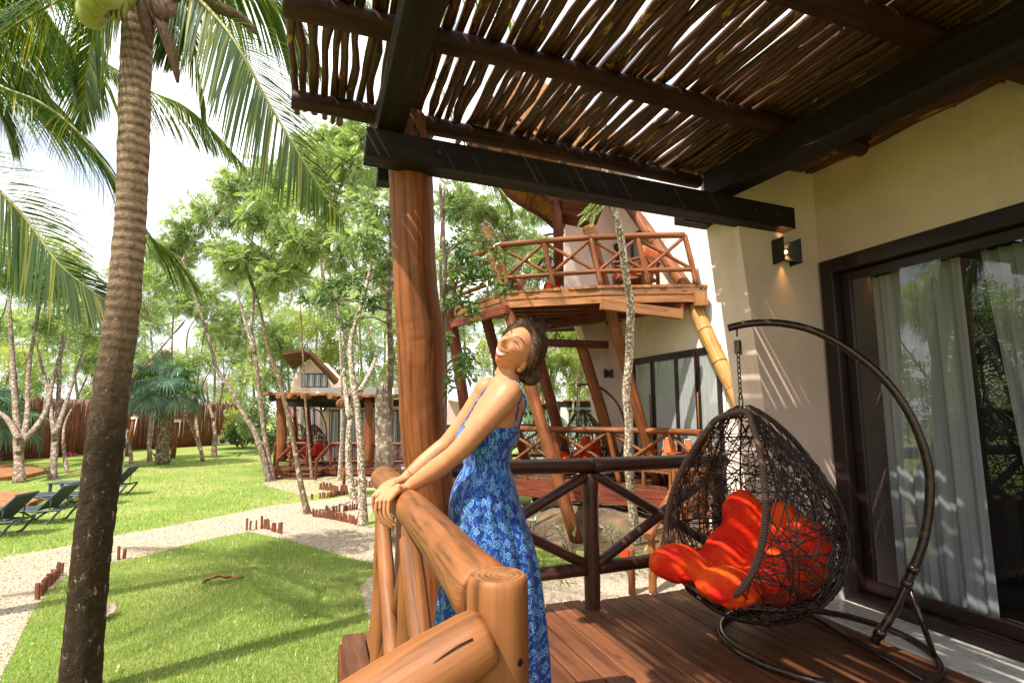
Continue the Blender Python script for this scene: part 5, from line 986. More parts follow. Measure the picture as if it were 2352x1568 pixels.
for px, py, rp, n in ((1055, 560, 40, 110), (1095, 600, 38, 110), (1060, 640, 40, 120), (1130, 640, 35, 100), (1150, 600, 24, 50), (1060, 700, 40, 110), (1085, 730, 28, 60), (1030, 480, 26, 60), (1120, 555, 26, 50), (1165, 655, 16, 30), (1060, 850, 36, 130), (1085, 820, 24, 60), (1035, 880, 22, 50), (1015, 780, 14, 30), (1030, 690, 26, 60)): leafy(px, py, rp, 6.9, int(n * .95), stem)
m.build('trunk', bp, rt_); v = leaves(np.array(LP), np.array(LT), rg_.uniform(.08, .14, len(LP))); npmesh('crown', v, np.arange(len(v)).reshape(-1, 4), M['glossy'], rt_)
# slim lichen trunk in front of the neighbour balcony
lt_ = thing('slim_tree', 'slim white speckled tree in front of the neighbour balcony', 'tree', atz(1464, 1250, G)); m = MB(); P = [(1464, 1252, 9.1), (1454, 1180, 9.05), (1443, 1060, 8.9), (1444, 980, 8.85), (1438, 900, 8.8), (1445, 820, 8.75), (1448, 700, 8.6), (1440, 650, 8.5), (1428, 560, 8.3), (1416, 500, 8.2), (1403, 462, 8.1), (1390, 380, 7.9), (1385, 200, 7.6)]
cv = curve([atd(*p) for p in P], 7); m.tube(cv, np.linspace(.074, .050, len(cv)), 14, wob=.06, rnd=.10); LP, LT = [], []
for (px, py) in ((1372, 468), (1362, 480), (1385, 455)):
    for k in range(5): LP.append(atd(px + random.uniform(-8, 8), py + random.uniform(-8, 8), 8.0)); LT.append(nrm(-RT * random.uniform(.3, 1) + V(0, 0, random.uniform(-.7, .2)) + rvec(1)[0] * .3))
m.tube([atd(1405, 468, 8.1), atd(1385, 462, 8.05), atd(1365, 474, 8.0)], [.012, .008, .004], 5); m.build('trunk', M['barklichen'], lt_); v = sprays(np.array(LP), np.array(LT), np.full(len(LP), .26), 9, .28, .05); npmesh('crown', v, np.arange(len(v)).reshape(-1, 4), A, lt_)
# two saplings on the soil by the gravel
for (px, py, h, lb) in ((1218, 1240, .62, 'leafy seedling under the railing beside the woman'), (1310, 1282, .55, 'thin bare sapling on the dark soil left of the railing post'), (1420, 1270, .5, 'thin leafy sapling on the dark soil right of the railing post')):
    b = atz(px, py, G); o = thing('sapling', lb, 'sapling', b); m = MB(); LP, LT = [], []
    for k in range(4):
        t_ = b + V(random.uniform(-.3, .3), random.uniform(-.2, .2), h * random.uniform(.7, 1)); m.tube(curve([b, (b + t_) / 2 + rvec(1)[0] * .05, t_], 4), [.012] * 5 + [.005] * 4, 5)
        for j in range(8 if 'leafy' in lb else 3): LP.append(b + (t_ - b) * random.uniform(.5, 1)); LT.append(nrm(rvec(1)[0] + V(0, 0, .3)))
    m.build('stem', bp, o); v = leaves(np.array(LP), np.array(LT), np.full(len(LP), .10), .5); npmesh('foliage', v, np.arange(len(v)).reshape(-1, 4), B, o)
# ground cover tufts at the soil's edge
P = np.r_[np.c_[rg_.uniform(1.8, 3.6, 300), rg_.uniform(8.0, 9.2, 300)], np.c_[rg_.uniform(2.0, 6, 260), rg_.uniform(6.5, 8.0, 260)]]; P = np.c_[P, np.full(len(P), G)]; v = leaves(P, unit(rg_.normal(size=(len(P), 3)) * .7 + np.array([0, 0, 1.0])), rg_.uniform(.08, .2, len(P)), .2); tag(npmesh('ground_cover', v, np.arange(len(v)).reshape(-1, 4), M['leafC']), 'low weeds growing at the edge of the dark soil', 'weeds', kind='stuff')
# ------------------------------------------------------------------ shrubs
def shrub(label, px, py, rp, d, n, mat, fl=None, ln=.2):
    b = atz(px, 945 + 2.25 / d * FPX, G); R = rp / FPX * d; o = thing('shrub', label, 'shrub', b); m = MB(); Ps, Ts = [], []; h = atd(px, py, d)[2] - G
    for k in range(9):
        c = b + V(random.uniform(-R, R), random.uniform(-R, R) * .6, h * random.uniform(.4, 1.25)); m.tube(curve([b, (b + c) / 2 + rvec(1)[0] * .1, c], 3), [.03] * 4 + [.01] * 3, 5); P, T = clump(c, R * .55, n // 9); Ps.append(P); Ts.append(T)
    m.build('stem', bb, o); P = np.concatenate(Ps); P[:, 2] = np.maximum(P[:, 2], G + .05); v = leaves(P, np.concatenate(Ts), ln * rg_.uniform(.6, 1.2, len(P)), .42); npmesh('foliage', v, np.arange(len(v)).reshape(-1, 4), mat, o)
    if fl:
        P = P[rg_.integers(0, len(P), fl[1])] + rvec(fl[1]) * .1; v = np.concatenate([leaves(P, rvec(len(P)), np.full(len(P), .12), .8) for _ in range(3)]); npmesh('flowers', v, np.arange(len(v)).reshape(-1, 4), fl[0], o)['kind'] = 'stuff'
white_f = plain('white_petal', (.75, .6, .55), .8); pink_f = plain('pink_petal', (.75, .03, .16), .7)
shrub('tall flowering shrub with pale blossoms left of the far villa', 600, 940, 42, 30, 2600, A, (white_f, 130)); shrub('dark green shrub at the end of the stick fence', 560, 990, 30, 33, 1600, M['glossy']); shrub('yellow green shrub between the fence and the flowering one', 545, 960, 26, 34, 1300, Cc)
shrub('leafy shrub at the left foot of the far villa', 620, 985, 25, 27, 1200, M['glossy'], (pink_f, 12))
for px, py, lb in ((20, 1056, 'pink flowered plant before the fence at far left'), (93, 1058, 'pink flowered plant before the fence between two pale trees'), (150, 1064, 'small pink flowered plant beside the thin bent tree')): shrub(lb, px, py, 13, 27, 200, A, (pink_f, 45), .16)
# ------------------------------------------------------------------ fan palms
M['fan'] = leafmat('fan_palm_leaf', (.035, .085, .045), (.07, .14, .075), (.14, .22, .12), .3, .6, gloss=.03)
def fan_palm(label, px, py, d, trunk_top, n, L_, skirt=True):
    b = atz(px, py, G) if py else atd(px, 1000, d) * V(1, 1, 0) + V(0, 0, G); d = float(np.dot(b - C0, FW)); o = thing('fan_palm', label, 'palm', b); top = atd(*trunk_top, d); m = MB(); m.tube(curve([b, (b + top) / 2, top], 6), np.linspace(.26, .18, 13), 12, wob=.06)
    for k in range(46): t_ = k / 46; c = b + (top - b) * t_; a_ = k * 2.4; e = V(cos(a_), sin(a_), 0); m.tube([c + e * .18, c + e * .42 + V(0, 0, .22 + .1 * random.random())], [.06, .012], 5)
    m.build('trunk', M['barkpale'], o); pt = MB(); Q = []
    for k in range(n):
        a_ = k * 2.39996; el = random.uniform(-.45, 1.4); e = V(cos(a_) * cos(el), sin(a_) * cos(el), sin(el)); c = top + e * L_ * 1.15 + V(0, 0, -.08 * L_); pt.tube(curve([top, top + e * L_ * .6 + V(0, 0, .05), c], 4), np.linspace(.035, .018, 9), 5)
        s = nrm(np.cross(e, V(0, 0, 1)) + V(.01, 0, 0)); u = nrm(e * random.uniform(.25, .9) + V(0, 0, -random.uniform(.2, .9)) + rvec(1)[0] * .2); nn = np.cross(s, u)
        for j in range(22):
            th = -1.75 + 3.5 * j / 21; dr = nrm(u * cos(th) + s * sin(th)); l = L_ * random.uniform(.78, .95) * (.75 + .25 * cos(th * .8)); md = c + dr * l * .6 + nn * .04; tip = c + dr * l + V(0, 0, -.22 * l * random.uniform(.5, 1.4)); w_ = np.cross(dr, nn) * l * .045; Q += [c, md - w_, tip, md + w_]
    pt.build('petioles', M['fan'], o); Q = np.array(Q); npmesh('crown', Q, np.arange(len(Q)).reshape(-1, 4), M['fan'], o); return o
fan_palm('grey green fan palm with a shaggy trunk on the back lawn', 372, 1066, 27, (379, 895), 34, 1.0)
fan_palm('fan palm cut by the left picture edge before the fence', -25, 1075, 27, (-28, 960), 20, 1.2); fan_palm('small fan palm between the leaning columns and the column', 1232, 1095, 18, (1228, 1000), 16, .95)
# ------------------------------------------------------------------ woven balls hanging in the trees
def woven_ball(px, py, rp, d, label):
    c = atd(px, py, d); R = rp / FPX * d; o = thing('woven_ball', label, 'woven ball', c, 'woven balls hanging in the trees'); m = MB()
    for k in range(34):
        ax_ = rvec(1)[0]; u = nrm(np.cross(ax_, (.3, .5, .8))); w_ = np.cross(ax_, u); h = random.uniform(-.6, .6); r = sqrt(1 - h * h); m.tube([c + R * (ax_ * h + r * (u * cos(t_) + w_ * sin(t_))) for t_ in np.linspace(0, 2 * pi, 19)[:-1]], R * .045, 4, closed=True)
    m.build('weave', M['fascia'], o); q = MB(); q.tube([c + V(0, 0, R), c + V(0, 0, R + 1.0)], .012, 4); q.build('cord', M['barkbrown'], o)
woven_ball(784, 927, 11.5, 15.5, 'woven ball hanging before the far villa terrace'); woven_ball(380, 814, 11, 24, 'topmost woven ball hanging above the fan palm'); woven_ball(352, 843, 11, 24, 'middle woven ball hanging above the fan palm'); woven_ball(316, 862, 7, 24, 'smallest woven ball hanging left of the fan palm')
# ------------------------------------------------------------------ coconut palms
def palm_trunk_mat():
    t = NT('coconut_bark'); uv = t.n('TexCoord'); sp = t.n('SeparateXYZ'); t.l(uv.outputs['UV'], sp.inputs[0]); nz_ = t.noise(t.coord('UV', (2.2, 5, 1)), 2.5, 5, .7); ad = t.n('Math', operation='MULTIPLY_ADD'); ad.inputs[1].default_value = .055; t.l(nz_, ad.inputs[0]); t.l(sp.outputs[1], ad.inputs[2])
    fr = t.n('Math', operation='PINGPONG'); fr.inputs[1].default_value = .043; t.l(ad.outputs[0], fr.inputs[0]); ml = t.n('Math', operation='MULTIPLY'); ml.inputs[1].default_value = 20; t.l(fr.outputs[0], ml.inputs[0]); pz = t.noise(t.coord('UV', (4, 7, 1)), 2.2, 5, .75); ax_ = t.n('Math', operation='MULTIPLY_ADD'); ax_.inputs[1].default_value = 1.5; ax_.inputs[2].default_value = -.75; t.l(pz, ax_.inputs[0]); sm_ = t.n('Math', operation='ADD'); t.l(ml.outputs[0], sm_.inputs[0]); t.l(ax_.outputs[0], sm_.inputs[1]); ml = sm_
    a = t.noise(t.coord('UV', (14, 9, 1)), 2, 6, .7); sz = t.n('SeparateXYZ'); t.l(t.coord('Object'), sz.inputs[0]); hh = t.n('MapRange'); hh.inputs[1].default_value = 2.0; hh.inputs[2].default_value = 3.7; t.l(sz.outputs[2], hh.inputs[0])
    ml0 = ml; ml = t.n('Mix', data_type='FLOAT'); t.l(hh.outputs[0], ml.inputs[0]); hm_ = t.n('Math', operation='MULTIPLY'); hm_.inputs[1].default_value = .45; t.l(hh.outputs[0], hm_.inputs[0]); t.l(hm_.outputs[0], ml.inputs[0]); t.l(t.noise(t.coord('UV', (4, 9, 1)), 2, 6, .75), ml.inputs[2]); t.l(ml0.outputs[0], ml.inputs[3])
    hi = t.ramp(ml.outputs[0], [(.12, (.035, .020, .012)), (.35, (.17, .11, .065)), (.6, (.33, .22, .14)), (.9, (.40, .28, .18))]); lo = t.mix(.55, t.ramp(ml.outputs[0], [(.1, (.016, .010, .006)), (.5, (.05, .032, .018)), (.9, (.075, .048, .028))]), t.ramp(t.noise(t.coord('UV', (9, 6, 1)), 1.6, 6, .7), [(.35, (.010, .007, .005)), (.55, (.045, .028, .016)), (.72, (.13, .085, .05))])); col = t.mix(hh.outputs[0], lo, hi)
    col = t.mix(t.ramp(a, [(.3, (.55, .55, .55)), (.6, (0, 0, 0))]), col, (.018, .012, .008)); b = t.noise(t.coord('UV', (7, 2.5, 1)), 3.5, 5, .75); col = t.mix(t.ramp(b, [(.60, (0, 0, 0)), (.66, (1, 1, 1))]), col, (.30, .22, .15)); wp = t.noise(t.coord('UV', (26, 5, 1)), 1.4, 4, .7); lw = t.mix(1.0, t.ramp(wp, [(.70, (0, 0, 0)), (.73, (1, 1, 1))]), t.ramp(hh.outputs[0], [(0, (1, 1, 1)), (.05, (0, 0, 0))]), 'MULTIPLY'); col = t.mix(lw, col, (.62, .60, .56))
    return t.bsdf(col, .92, .12, t.mix(.6, ml.outputs[0], a), 1.0, .035)
M['cocobark'] = palm_trunk_mat(); M['cocoleaf'] = leafmat('coconut_leaflet', (.032, .080, .013), (.065, .13, .018), (.32, .30, .03), .46, .5, 1.5, gloss=.035); M['rachis'] = plain('frond_rib', (.22, .22, .05), .45, .4, .25, 9); M['coconut'] = plain('green_coconut', (.26, .28, .05), .35, .5, .25, 7); M['spathe'] = plain('dry_spathe', (.10, .055, .035), .8, .2, .4, 20, .4)
def frond(par, pts, L_=.75, n=74, droop=.5, wd=.020, side=None, mat=None, l0=.06, r0=.022, shp=.8):
    n = int(n * 1.4); wd *= .68
    cv = curve(pts, 10); cv = np.array(cv); m = MB(); m.tube(cv, np.linspace(r0, .004, len(cv)), 6); fr = m.build('frond', M['rachis'], par); Q = []; F_ = []; tt = np.linspace(l0, .995, n); N = len(cv) - 1
    for t_ in tt:
        i = min(N - 1, int(t_ * N)); f = t_ * N - i; p = cv[i] * (1 - f) + cv[i + 1] * f; T = nrm(cv[min(N, i + 1)] - cv[i]); s = np.cross(T, V(0, 0, 1)) if side is None else np.cross(T, np.asarray(side, float)); s = nrm(s) if np.linalg.norm(s) > .05 else nrm(np.cross(T, V(0, 1, .2)))
        for sg in (-1, 1):
            if random.random() < .03: continue
            l = L_ * (sin(pi * min(1, .12 + .86 * t_)) ** shp) * random.uniform(.86, 1.1); d = nrm(s * sg * (.85 - .25 * t_) + T * (.55 + .5 * t_) + rvec(1)[0] * .07); dd = droop * random.uniform(.75, 1.25); q = [p]; k = 4
            for j in range(1, k + 1): q.append(q[-1] + nrm(d + V(0, 0, -dd * (j / k) ** 1.2 * 1.6)) * l / k)
            wv = nrm(np.cross(d, s * sg + V(0, 0, .4))); wv = nrm(np.cross(T, V(0, 0, 1)) * .15 + T * .9 + wv * .35); ws = [.55, 1, .9, .6, .05]; b = len(Q)
            for j in range(k + 1): Q += [q[j] - wv * wd * ws[j], q[j] + wv * wd * ws[j]]
            for j in range(k): F_.append((b + 2 * j, b + 2 * j + 1, b + 2 * j + 3, b + 2 * j + 2))
    npmesh('leaflets', np.array(Q), np.array(F_), mat or M['cocoleaf'], fr); return fr
def arc(top, az, el, L_, droop, n=7):                 # a whole frond from the crown
    p = np.array(top, float); pts = [p.copy()]; d = V(sin(az) * cos(el), cos(az) * cos(el), sin(el)); 
    for k in range(n): d = nrm(d + V(0, 0, -droop * (k + 1) / n)); p = p + d * L_ / n; pts.append(p.copy())
    return pts
pb = atz(180, 1600, G); PD = float(np.dot(pb - C0, FW)); cpal = thing('coconut_palm', 'tall coconut palm with ringed trunk and green coconuts on the near lawn', 'palm', pb)
P = [(178, 1640), (184, 1568), (198, 1400), (208, 1300), (226, 1150), (243, 1000), (262, 850), (284, 700), (297, 540), (305, 400), (311, 200), (318, 20), (321, -70)]
cv = curve([atd(x, y, PD + .0004 * (1568 - y)) for x, y in P], 14); m = MB(); rr = np.interp(np.linspace(0, 1, len(cv)), np.linspace(0, 1, 13), [.155, .142, .135, .133, .132, .133, .128, .124, .118, .117, .117, .125, .13]); r2 = []; jag = 0
for i in range(len(cv)):
    jag = jag + .02 if random.random() > .42 else -.015; r2.append(rr[i] * (1 + min(.03, jag) * min(1, .3 + i / len(cv))))
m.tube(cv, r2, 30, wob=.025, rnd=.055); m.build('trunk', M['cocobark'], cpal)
top = cv[-1] + V(0, 0, .12); Dp = PD + .6
pd = lambda L__: [atd(x, y, d) for x, y, d in L__]
D4 = PD + .62
frond(cpal, pd([(330, -60, D4), (430, -20, D4 - .3), (505, 50, D4 - .5), (555, 122, D4 - .6), (606, 218, D4 - .6), (660, 310, D4 - .6), (708, 388, D4 - .6), (790, 515, D4 - .6)]), .80, 84, .55, .019, side=-FW)
frond(cpal, pd([(335, -50, D4), (380, -20, D4 + .5), (417, 20, D4 + .6), (440, 90, D4 + .7), (462, 200, D4 + .7), (474, 290, D4 + .7)]), .55, 60, 1.2, .018)
frond(cpal, pd([(340, -70, D4), (480, -60, D4 + .3), (590, -20, D4 + .6), (680, 60, D4 + .8), (740, 160, D4 + .9)]), .85, 76, 1.0, .019)
frond(cpal, pd([(310, -60, D4), (250, 10, D4 + .3), (215, 90, D4 + .6), (198, 190, D4 + .7), (188, 300, D4 + .7)]), .75, 70, .8, .019, side=-FW)
frond(cpal, pd([(305, -70, D4), (220, -30, D4 - .1), (120, 10, D4 - .2), (20, 70, D4 - .3), (-80, 170, D4 - .4)]), .8, 76, .95, .019)
frond(cpal, pd([(300, -80, D4), (200, -90, D4 + .4), (90, -40, D4 + .8), (0, 40, D4 + 1.0), (-60, 130, D4 + 1.1)]), .85, 76, .95, .02)
frond(cpal, pd([(330, -60, D4), (370, -20, D4 + .3), (392, 60, D4 + .6), (400, 150, D4 + .7)]), .6, 56, 1.4, .018)
for k, az in enumerate((-2.4, -1.5, -.7, .2, 1.0, 1.9, 2.7, 3.4)): frond(cpal, arc(top, az, .75 + .12 * (k % 3), 3.2, .34), .75, 60, .6, .02)
for pts, r in (([(332, -10), (352, 20), (378, 66), (398, 130), (408, 190)], .05), ([(350, -25), (420, 0), (505, 20), (560, 50), (590, 80)], .045), ([(325, -10), (336, 40), (345, 110)], .05), ([(345, -5), (375, 25), (395, 40), (400, 55)], .09)):
    m = MB(); c2 = curve([atd(x, y, PD + .35) for x, y in pts], 6); m.tube(c2, [r * sin(pi * (.12 + .85 * i / (len(c2) - 1))) ** .7 + .003 for i in range(len(c2))], 8, wob=.25); m.build('dry_spathe', M['spathe'], cpal)
for (x, y, r, dd) in ((215, -2, .115, .0), (248, -20, .12, -.1), (212, 28, .12, .15), (262, 12, .11, .2), (285, -8, .10, .3), (238, -40, .11, .1), (190, -20, .1, .2)): m = MB(); m.ball(atd(x, y, PD - .05 + dd), r, 18, 12, sq=(.92, .92, 1.12)); m.build('coconut', M['coconut'], cpal)
m = MB()
for k in range(4): m.tube(curve([top, atd(255 + 9 * k, 10, PD + .1), atd(240 + 14 * k, 30 + 6 * k, PD + .1)], 4), .008, 5)
m.build('fruit_stalks', M['spathe'], cpal)
# a second coconut palm stands just outside the left edge; its long fronds hang into view
p2 = V(*(atd(-330, 1300, 5.4)[:2]), G); cp2 = thing('coconut_palm', 'coconut palm outside the left edge whose long fronds hang into view', 'palm', p2); t2 = atd(-300, 60, 5.6)
m = MB(); c2 = curve([p2, (p2 + t2) / 2 + V(.2, .1, 0), t2], 16); m.tube(c2, np.linspace(.16, .12, len(c2)), 18, wob=.03, rnd=.04); m.build('trunk', M['cocobark'], cp2)
frond(cp2, pd([(-290, 60, 5.6), (-150, 110, 5.4), (0, 198, 5.3), (84, 232, 5.3), (161, 286, 5.2), (235, 370, 5.2), (272, 433, 5.2), (336, 533, 5.1), (403, 590, 5.1), (462, 672, 5.0)]), .98, 110, .95, .021)
frond(cp2, pd([(-290, 90, 5.6), (-190, 250, 5.2), (-90, 360, 5.0), (0, 440, 4.9), (67, 512, 4.9), (134, 604, 4.8), (202, 661, 4.8), (246, 692, 4.8)]), .85, 96, .35, .02, side=-FW)
frond(cp2, pd([(-290, 40, 5.6), (-180, -20, 6.0), (-40, -20, 6.4), (80, 40, 6.6), (170, 140, 6.7), (230, 250, 6.8)]), .95, 84, .9, .022)
frond(cp2, pd([(-280, 50, 5.7), (-120, 60, 6.3), (60, 80, 7.0), (230, 140, 7.4), (343, 208, 7.4), (420, 242, 7.4), (487, 298, 7.4), (564, 385, 7.4)]), 1.0, 100, 1.2, .023)
frond(cp2, pd([(-290, 60, 5.6), (-210, 60, 5.2), (-110, 110, 4.9), (-30, 210, 4.8), (30, 330, 4.8)]), .9, 80, .9, .021)
frond(cp2, pd([(-290, 30, 5.8), (-200, -60, 6.4), (-60, -80, 7.0), (60, -20, 7.3), (130, 80, 7.5)]), .95, 84, .9, .022)
frond(cp2, pd([(-290, 70, 5.9), (-140, 130, 6.6), (20, 160, 7.2), (140, 250, 7.4), (220, 360, 7.4)]), .9, 84, 1.0, .022)
for L__ in ([(-290, 40, 5.8), (-160, -60, 5.6), (-20, -60, 5.5), (90, 10, 5.5), (150, 110, 5.5), (175, 220, 5.5)], [(-290, 50, 5.9), (-180, 20, 5.9), (-40, 30, 5.9), (70, 90, 5.9), (130, 190, 5.9)], [(-290, 30, 6.2), (-150, -120, 6.4), (20, -130, 6.6), (150, -50, 6.8), (220, 60, 6.9), (250, 170, 6.9)], [(-290, 60, 6.2), (-160, 90, 6.4), (-20, 120, 6.6), (90, 190, 6.8), (150, 290, 6.9)]): frond(cp2, pd(L__), .95, 84, 1.0, .022)
for az in (-2.6, -1.7, -.9, 2.6, 3.5): frond(cp2, arc(t2, az, .7, 3.4, .34), .8, 56, .6, .022)
# a third palm far behind, only some fronds show beside the column
p3 = V(*(atd(978, 1150, 11)[:2]), G); 
cp3 = thing('coconut_palm', 'coconut palm behind the stick roof with fronds showing above the terrace', 'palm', p3); t3 = atd(925, -80, 10.5); m = MB(); c3 = curve([p3, (p3 + t3) / 2, t3], 16); m.tube(c3, np.linspace(.13, .1, len(c3)), 12, wob=.03); m.build('trunk', M['cocobark'], cp3)
for k, az in enumerate(np.linspace(0, 6.0, 11)): frond(cp3, arc(t3, az, .75 - .1 * (k % 3), 3.6, .36), .8, 52, .8, .024)
frond(cp3, pd([(900, 40, 9.5), (1000, 180, 9.0), (1075, 330, 8.8), (1120, 400, 8.7), (1165, 455, 8.6), (1178, 490, 8.6)]), .55, 64, .9, .02)
# garden trees left of the view, mirrored in the near glass door
for i, (x, y, h, lb) in enumerate(((-9, 1.5, 5.0, 'bushy tree outside the left edge mirrored nearest in the glass door'), (-11, 5.0, 6.5, 'tall tree outside the left edge mirrored in the glass door'), (-10, 8.8, 5.5, 'leafy tree outside the left edge mirrored beside the curtain'), (-13, 12.5, 7, 'spreading tree outside the left edge by the loungers'), (-12, -2.5, 6, 'leafy tree behind the viewer outside the left edge'))):
    o = thing('garden_tree', lb, 'tree', (x, y, G), 'trees outside the left edge'); m = MB(); b = V(x, y, G); m.tube(curve([b, b + V(.2, .1, h * .4), b + V(.1, .4, h * .7)], 5), np.linspace(.18, .08, 11), 8); Ps, Ts = [], []
    for k in range(11): c = b + V(random.uniform(-1.8, 1.8), random.uniform(-1.8, 1.8), h * random.uniform(.35, 1.0)); m.tube([b + V(.1, .3, h * .4), c], [.05, .015], 5); P, T = clump(c, .95, 110); Ps.append(P); Ts.append(T)
    m.build('trunk', bb, o); P = np.concatenate(Ps); v = sprays(P, np.concatenate(Ts), .5 * rg_.uniform(.7, 1.2, len(P)), 4); npmesh('crown', v, np.arange(len(v)).reshape(-1, 4), [A, Cc][i % 2], o)
# ================================================================== the woman
random.seed(3)
t = NT('skin'); a = t.noise(t.coord('Object'), 30, 4, .6); b_ = t.noise(t.coord('Object'), 400, 2)
t.bsdf(t.ramp(a, [(.3, (.45, .19, .088)), (.7, (.52, .235, .112))]), .52, .35, b_, .06, .002, **{'Subsurface Weight': .12, 'Subsurface Radius': (.012, .005, .003)}); M['skin'] = t.m
M['lip'] = plain('lips', (.42, .085, .075), .35, .5, .1); M['teeth'] = plain('teeth', (.66, .58, .46), .25, .5, .04); M['brow'] = plain('brow_hair', (.09, .04, .02), .7); M['lash'] = plain('eye_line', (.02, .012, .010), .5); M['cheek'] = plain('cheek', (.47, .165, .085), .52, .35, .06); M['mouthdark'] = plain('mouth_shadow', (.12, .02, .02), .6)
hairT = NT('brown_hair'); f_ = hairT.noise(hairT.coord('UV', (150, 3, 1)), 1.5, 5, .7); hairT.bsdf(hairT.ramp(f_, [(.3, (.016, .007, .004)), (.5, (.070, .030, .013)), (.75, (.18, .085, .037))]), .38, .5, f_, .8, .004); M['hair'] = hairT.m
def dress_mat():
    t = NT('blue_floral_dress'); uv = t.coord('UV', (1, 1, 1)); nd = t.n('TexNoise'); nd.inputs['Scale'].default_value = 26; nd.inputs['Detail'].default_value = 2; t.l(uv, nd.inputs['Vector'])
    sc_ = t.n('VectorMath', operation='SCALE'); sc_.inputs['Scale'].default_value = .03; t.l(nd.outputs['Color'], sc_.inputs[0]); ad = t.n('VectorMath', operation='ADD'); t.l(uv, ad.inputs[0]); t.l(sc_.outputs[0], ad.inputs[1])
    def vor(scale, feat='F1'):
        v = t.n('TexVoronoi', feature=feat); v.inputs['Scale'].default_value = scale; v.voronoi_dimensions = '2D'
        if feat == 'F1': v.distance = 'MINKOWSKI'; v.inputs['Exponent'].default_value = 1.25
        t.l(ad.outputs[0], v.inputs['Vector'])
        return v
    v1 = vor(22); sepd = t.n('Math', operation='MULTIPLY'); sepd.inputs[1].default_value = 26; t.l(v1.outputs['Distance'], sepd.inputs[0]); sn = t.n('Math', operation='SINE'); t.l(sepd.outputs[0], sn.inputs[0]); rings = t.ramp(sn.outputs[0], [(.62, (0, 0, 0)), (.85, (1, 1, 1))])
    near = t.ramp(v1.outputs['Distance'], [(.36, (1, 1, 1)), (.42, (0, 0, 0))]); flower = t.ramp(v1.outputs['Distance'], [(.30, (1, 1, 1)), (.34, (0, 0, 0))]); rings = t.mix(1.0, rings, near, 'MULTIPLY')
    wa = t.n('TexWave', wave_type='BANDS'); wa.inputs['Scale'].default_value = 3.2; wa.inputs['Distortion'].default_value = 9; wa.inputs['Detail'].default_value = 2; wa.inputs['Detail Scale'].default_value = 3.5; t.l(uv, wa.inputs['Vector']); vines = t.ramp(wa.outputs[1], [(.44, (0, 0, 0)), (.48, (1, 1, 1)), (.54, (1, 1, 1)), (.58, (0, 0, 0))])
    v3 = vor(1.0); mp_ = t.n('Mapping'); mp_.inputs['Scale'].default_value = (78, 40, 1); mp_.inputs['Rotation'].default_value = (0, 0, .6); t.l(ad.outputs[0], mp_.inputs[0]); t.l(mp_.outputs[0], v3.inputs['Vector']); dots = t.ramp(v3.outputs['Distance'], [(.18, (.25, .25, .25)), (.22, (1, 1, 1)), (.30, (1, 1, 1)), (.36, (0, 0, 0))]); brk = t.ramp(t.noise(uv, 20, 3), [(.40, (0, 0, 0)), (.50, (1, 1, 1))]); dots = t.mix(1.0, dots, brk, 'MULTIPLY')
    col = t.mix(flower, (.008, .034, .235), (.012, .10, .32)); col = t.mix(dots, col, (.10, .30, .54)); col = t.mix(vines, col, (.13, .32, .56)); col = t.mix(rings, col, (.22, .42, .64)); wv = t.noise(t.coord('UV', (500, 500, 1)), 1, 2)
    return t.bsdf(col, .7, .25, wv, .15, .002, **{'Sheen Weight': .15})
M['dress'] = dress_mat()
woman = thing('person', 'woman in a blue floral maxi dress leaning back from the log rail, laughing', 'person', (.72, 2.1, 0))
parts = []
def cap(pts, rs, n=20, k=6): # closed tapered limb with round ends
    q = MB(); cv = curve(pts, k) if len(pts) > 2 else [np.asarray(p, float) for p in pts]; rr = np.interp(np.linspace(0, 1, len(cv)), np.linspace(0, 1, len(rs)), rs); t0 = nrm(cv[0] - cv[1]); t1 = nrm(cv[-1] - cv[-2]); P, R = [], []
    for a_ in (85, 60, 30): P.append(cv[0] + t0 * rr[0] * sin(radians(a_))); R.append(rr[0] * cos(radians(a_)))
    P += list(cv); R += list(rr)
    for a_ in (30, 60, 85): P.append(cv[-1] + t1 * rr[-1] * sin(radians(a_))); R.append(rr[-1] * cos(radians(a_)))
    q.tube(P, R, n); parts.append(q)
def loft(rings, n=40, mod=None, closed=True, mi=0, uvy=1):
    """rings: (centre, u-axis, v-axis) half axes vectors"""
    q = MB(); b0 = 0; l = 0; ls = [0]
    for i in range(1, len(rings)): ls.append(ls[-1] + np.linalg.norm(rings[i][0] - rings[i - 1][0]))
    for i, (c, a_, b_) in enumerate(rings):
        for k in range(n + (0 if closed else 0)):
            th = 2 * pi * k / n; s_ = 1 if mod is None else mod(i / (len(rings) - 1), th); q.v.append(tuple(c + (a_ * cos(th) + b_ * sin(th)) * s_))
    per = 2 * pi * .19
    for i in range(len(rings) - 1):
        for k in range(n): k2 = (k + 1) % n; q.f.append((i * n + k, i * n + k2, (i + 1) * n + k2, (i + 1) * n + k)); q.uv.append([(k / n * per, ls[i]), ((k + 1) / n * per, ls[i]), ((k + 1) / n * per, ls[i + 1]), (k / n * per, ls[i + 1])]); q.mi.append(0); q.sm.append(True)
    if closed:
        for idx in ([k for k in range(n)][::-1], [(len(rings) - 1) * n + k for k in range(n)]): q.f.append(tuple(idx)); q.uv.append([(0, 0)] * n); q.mi.append(0); q.sm.append(True)
    return q
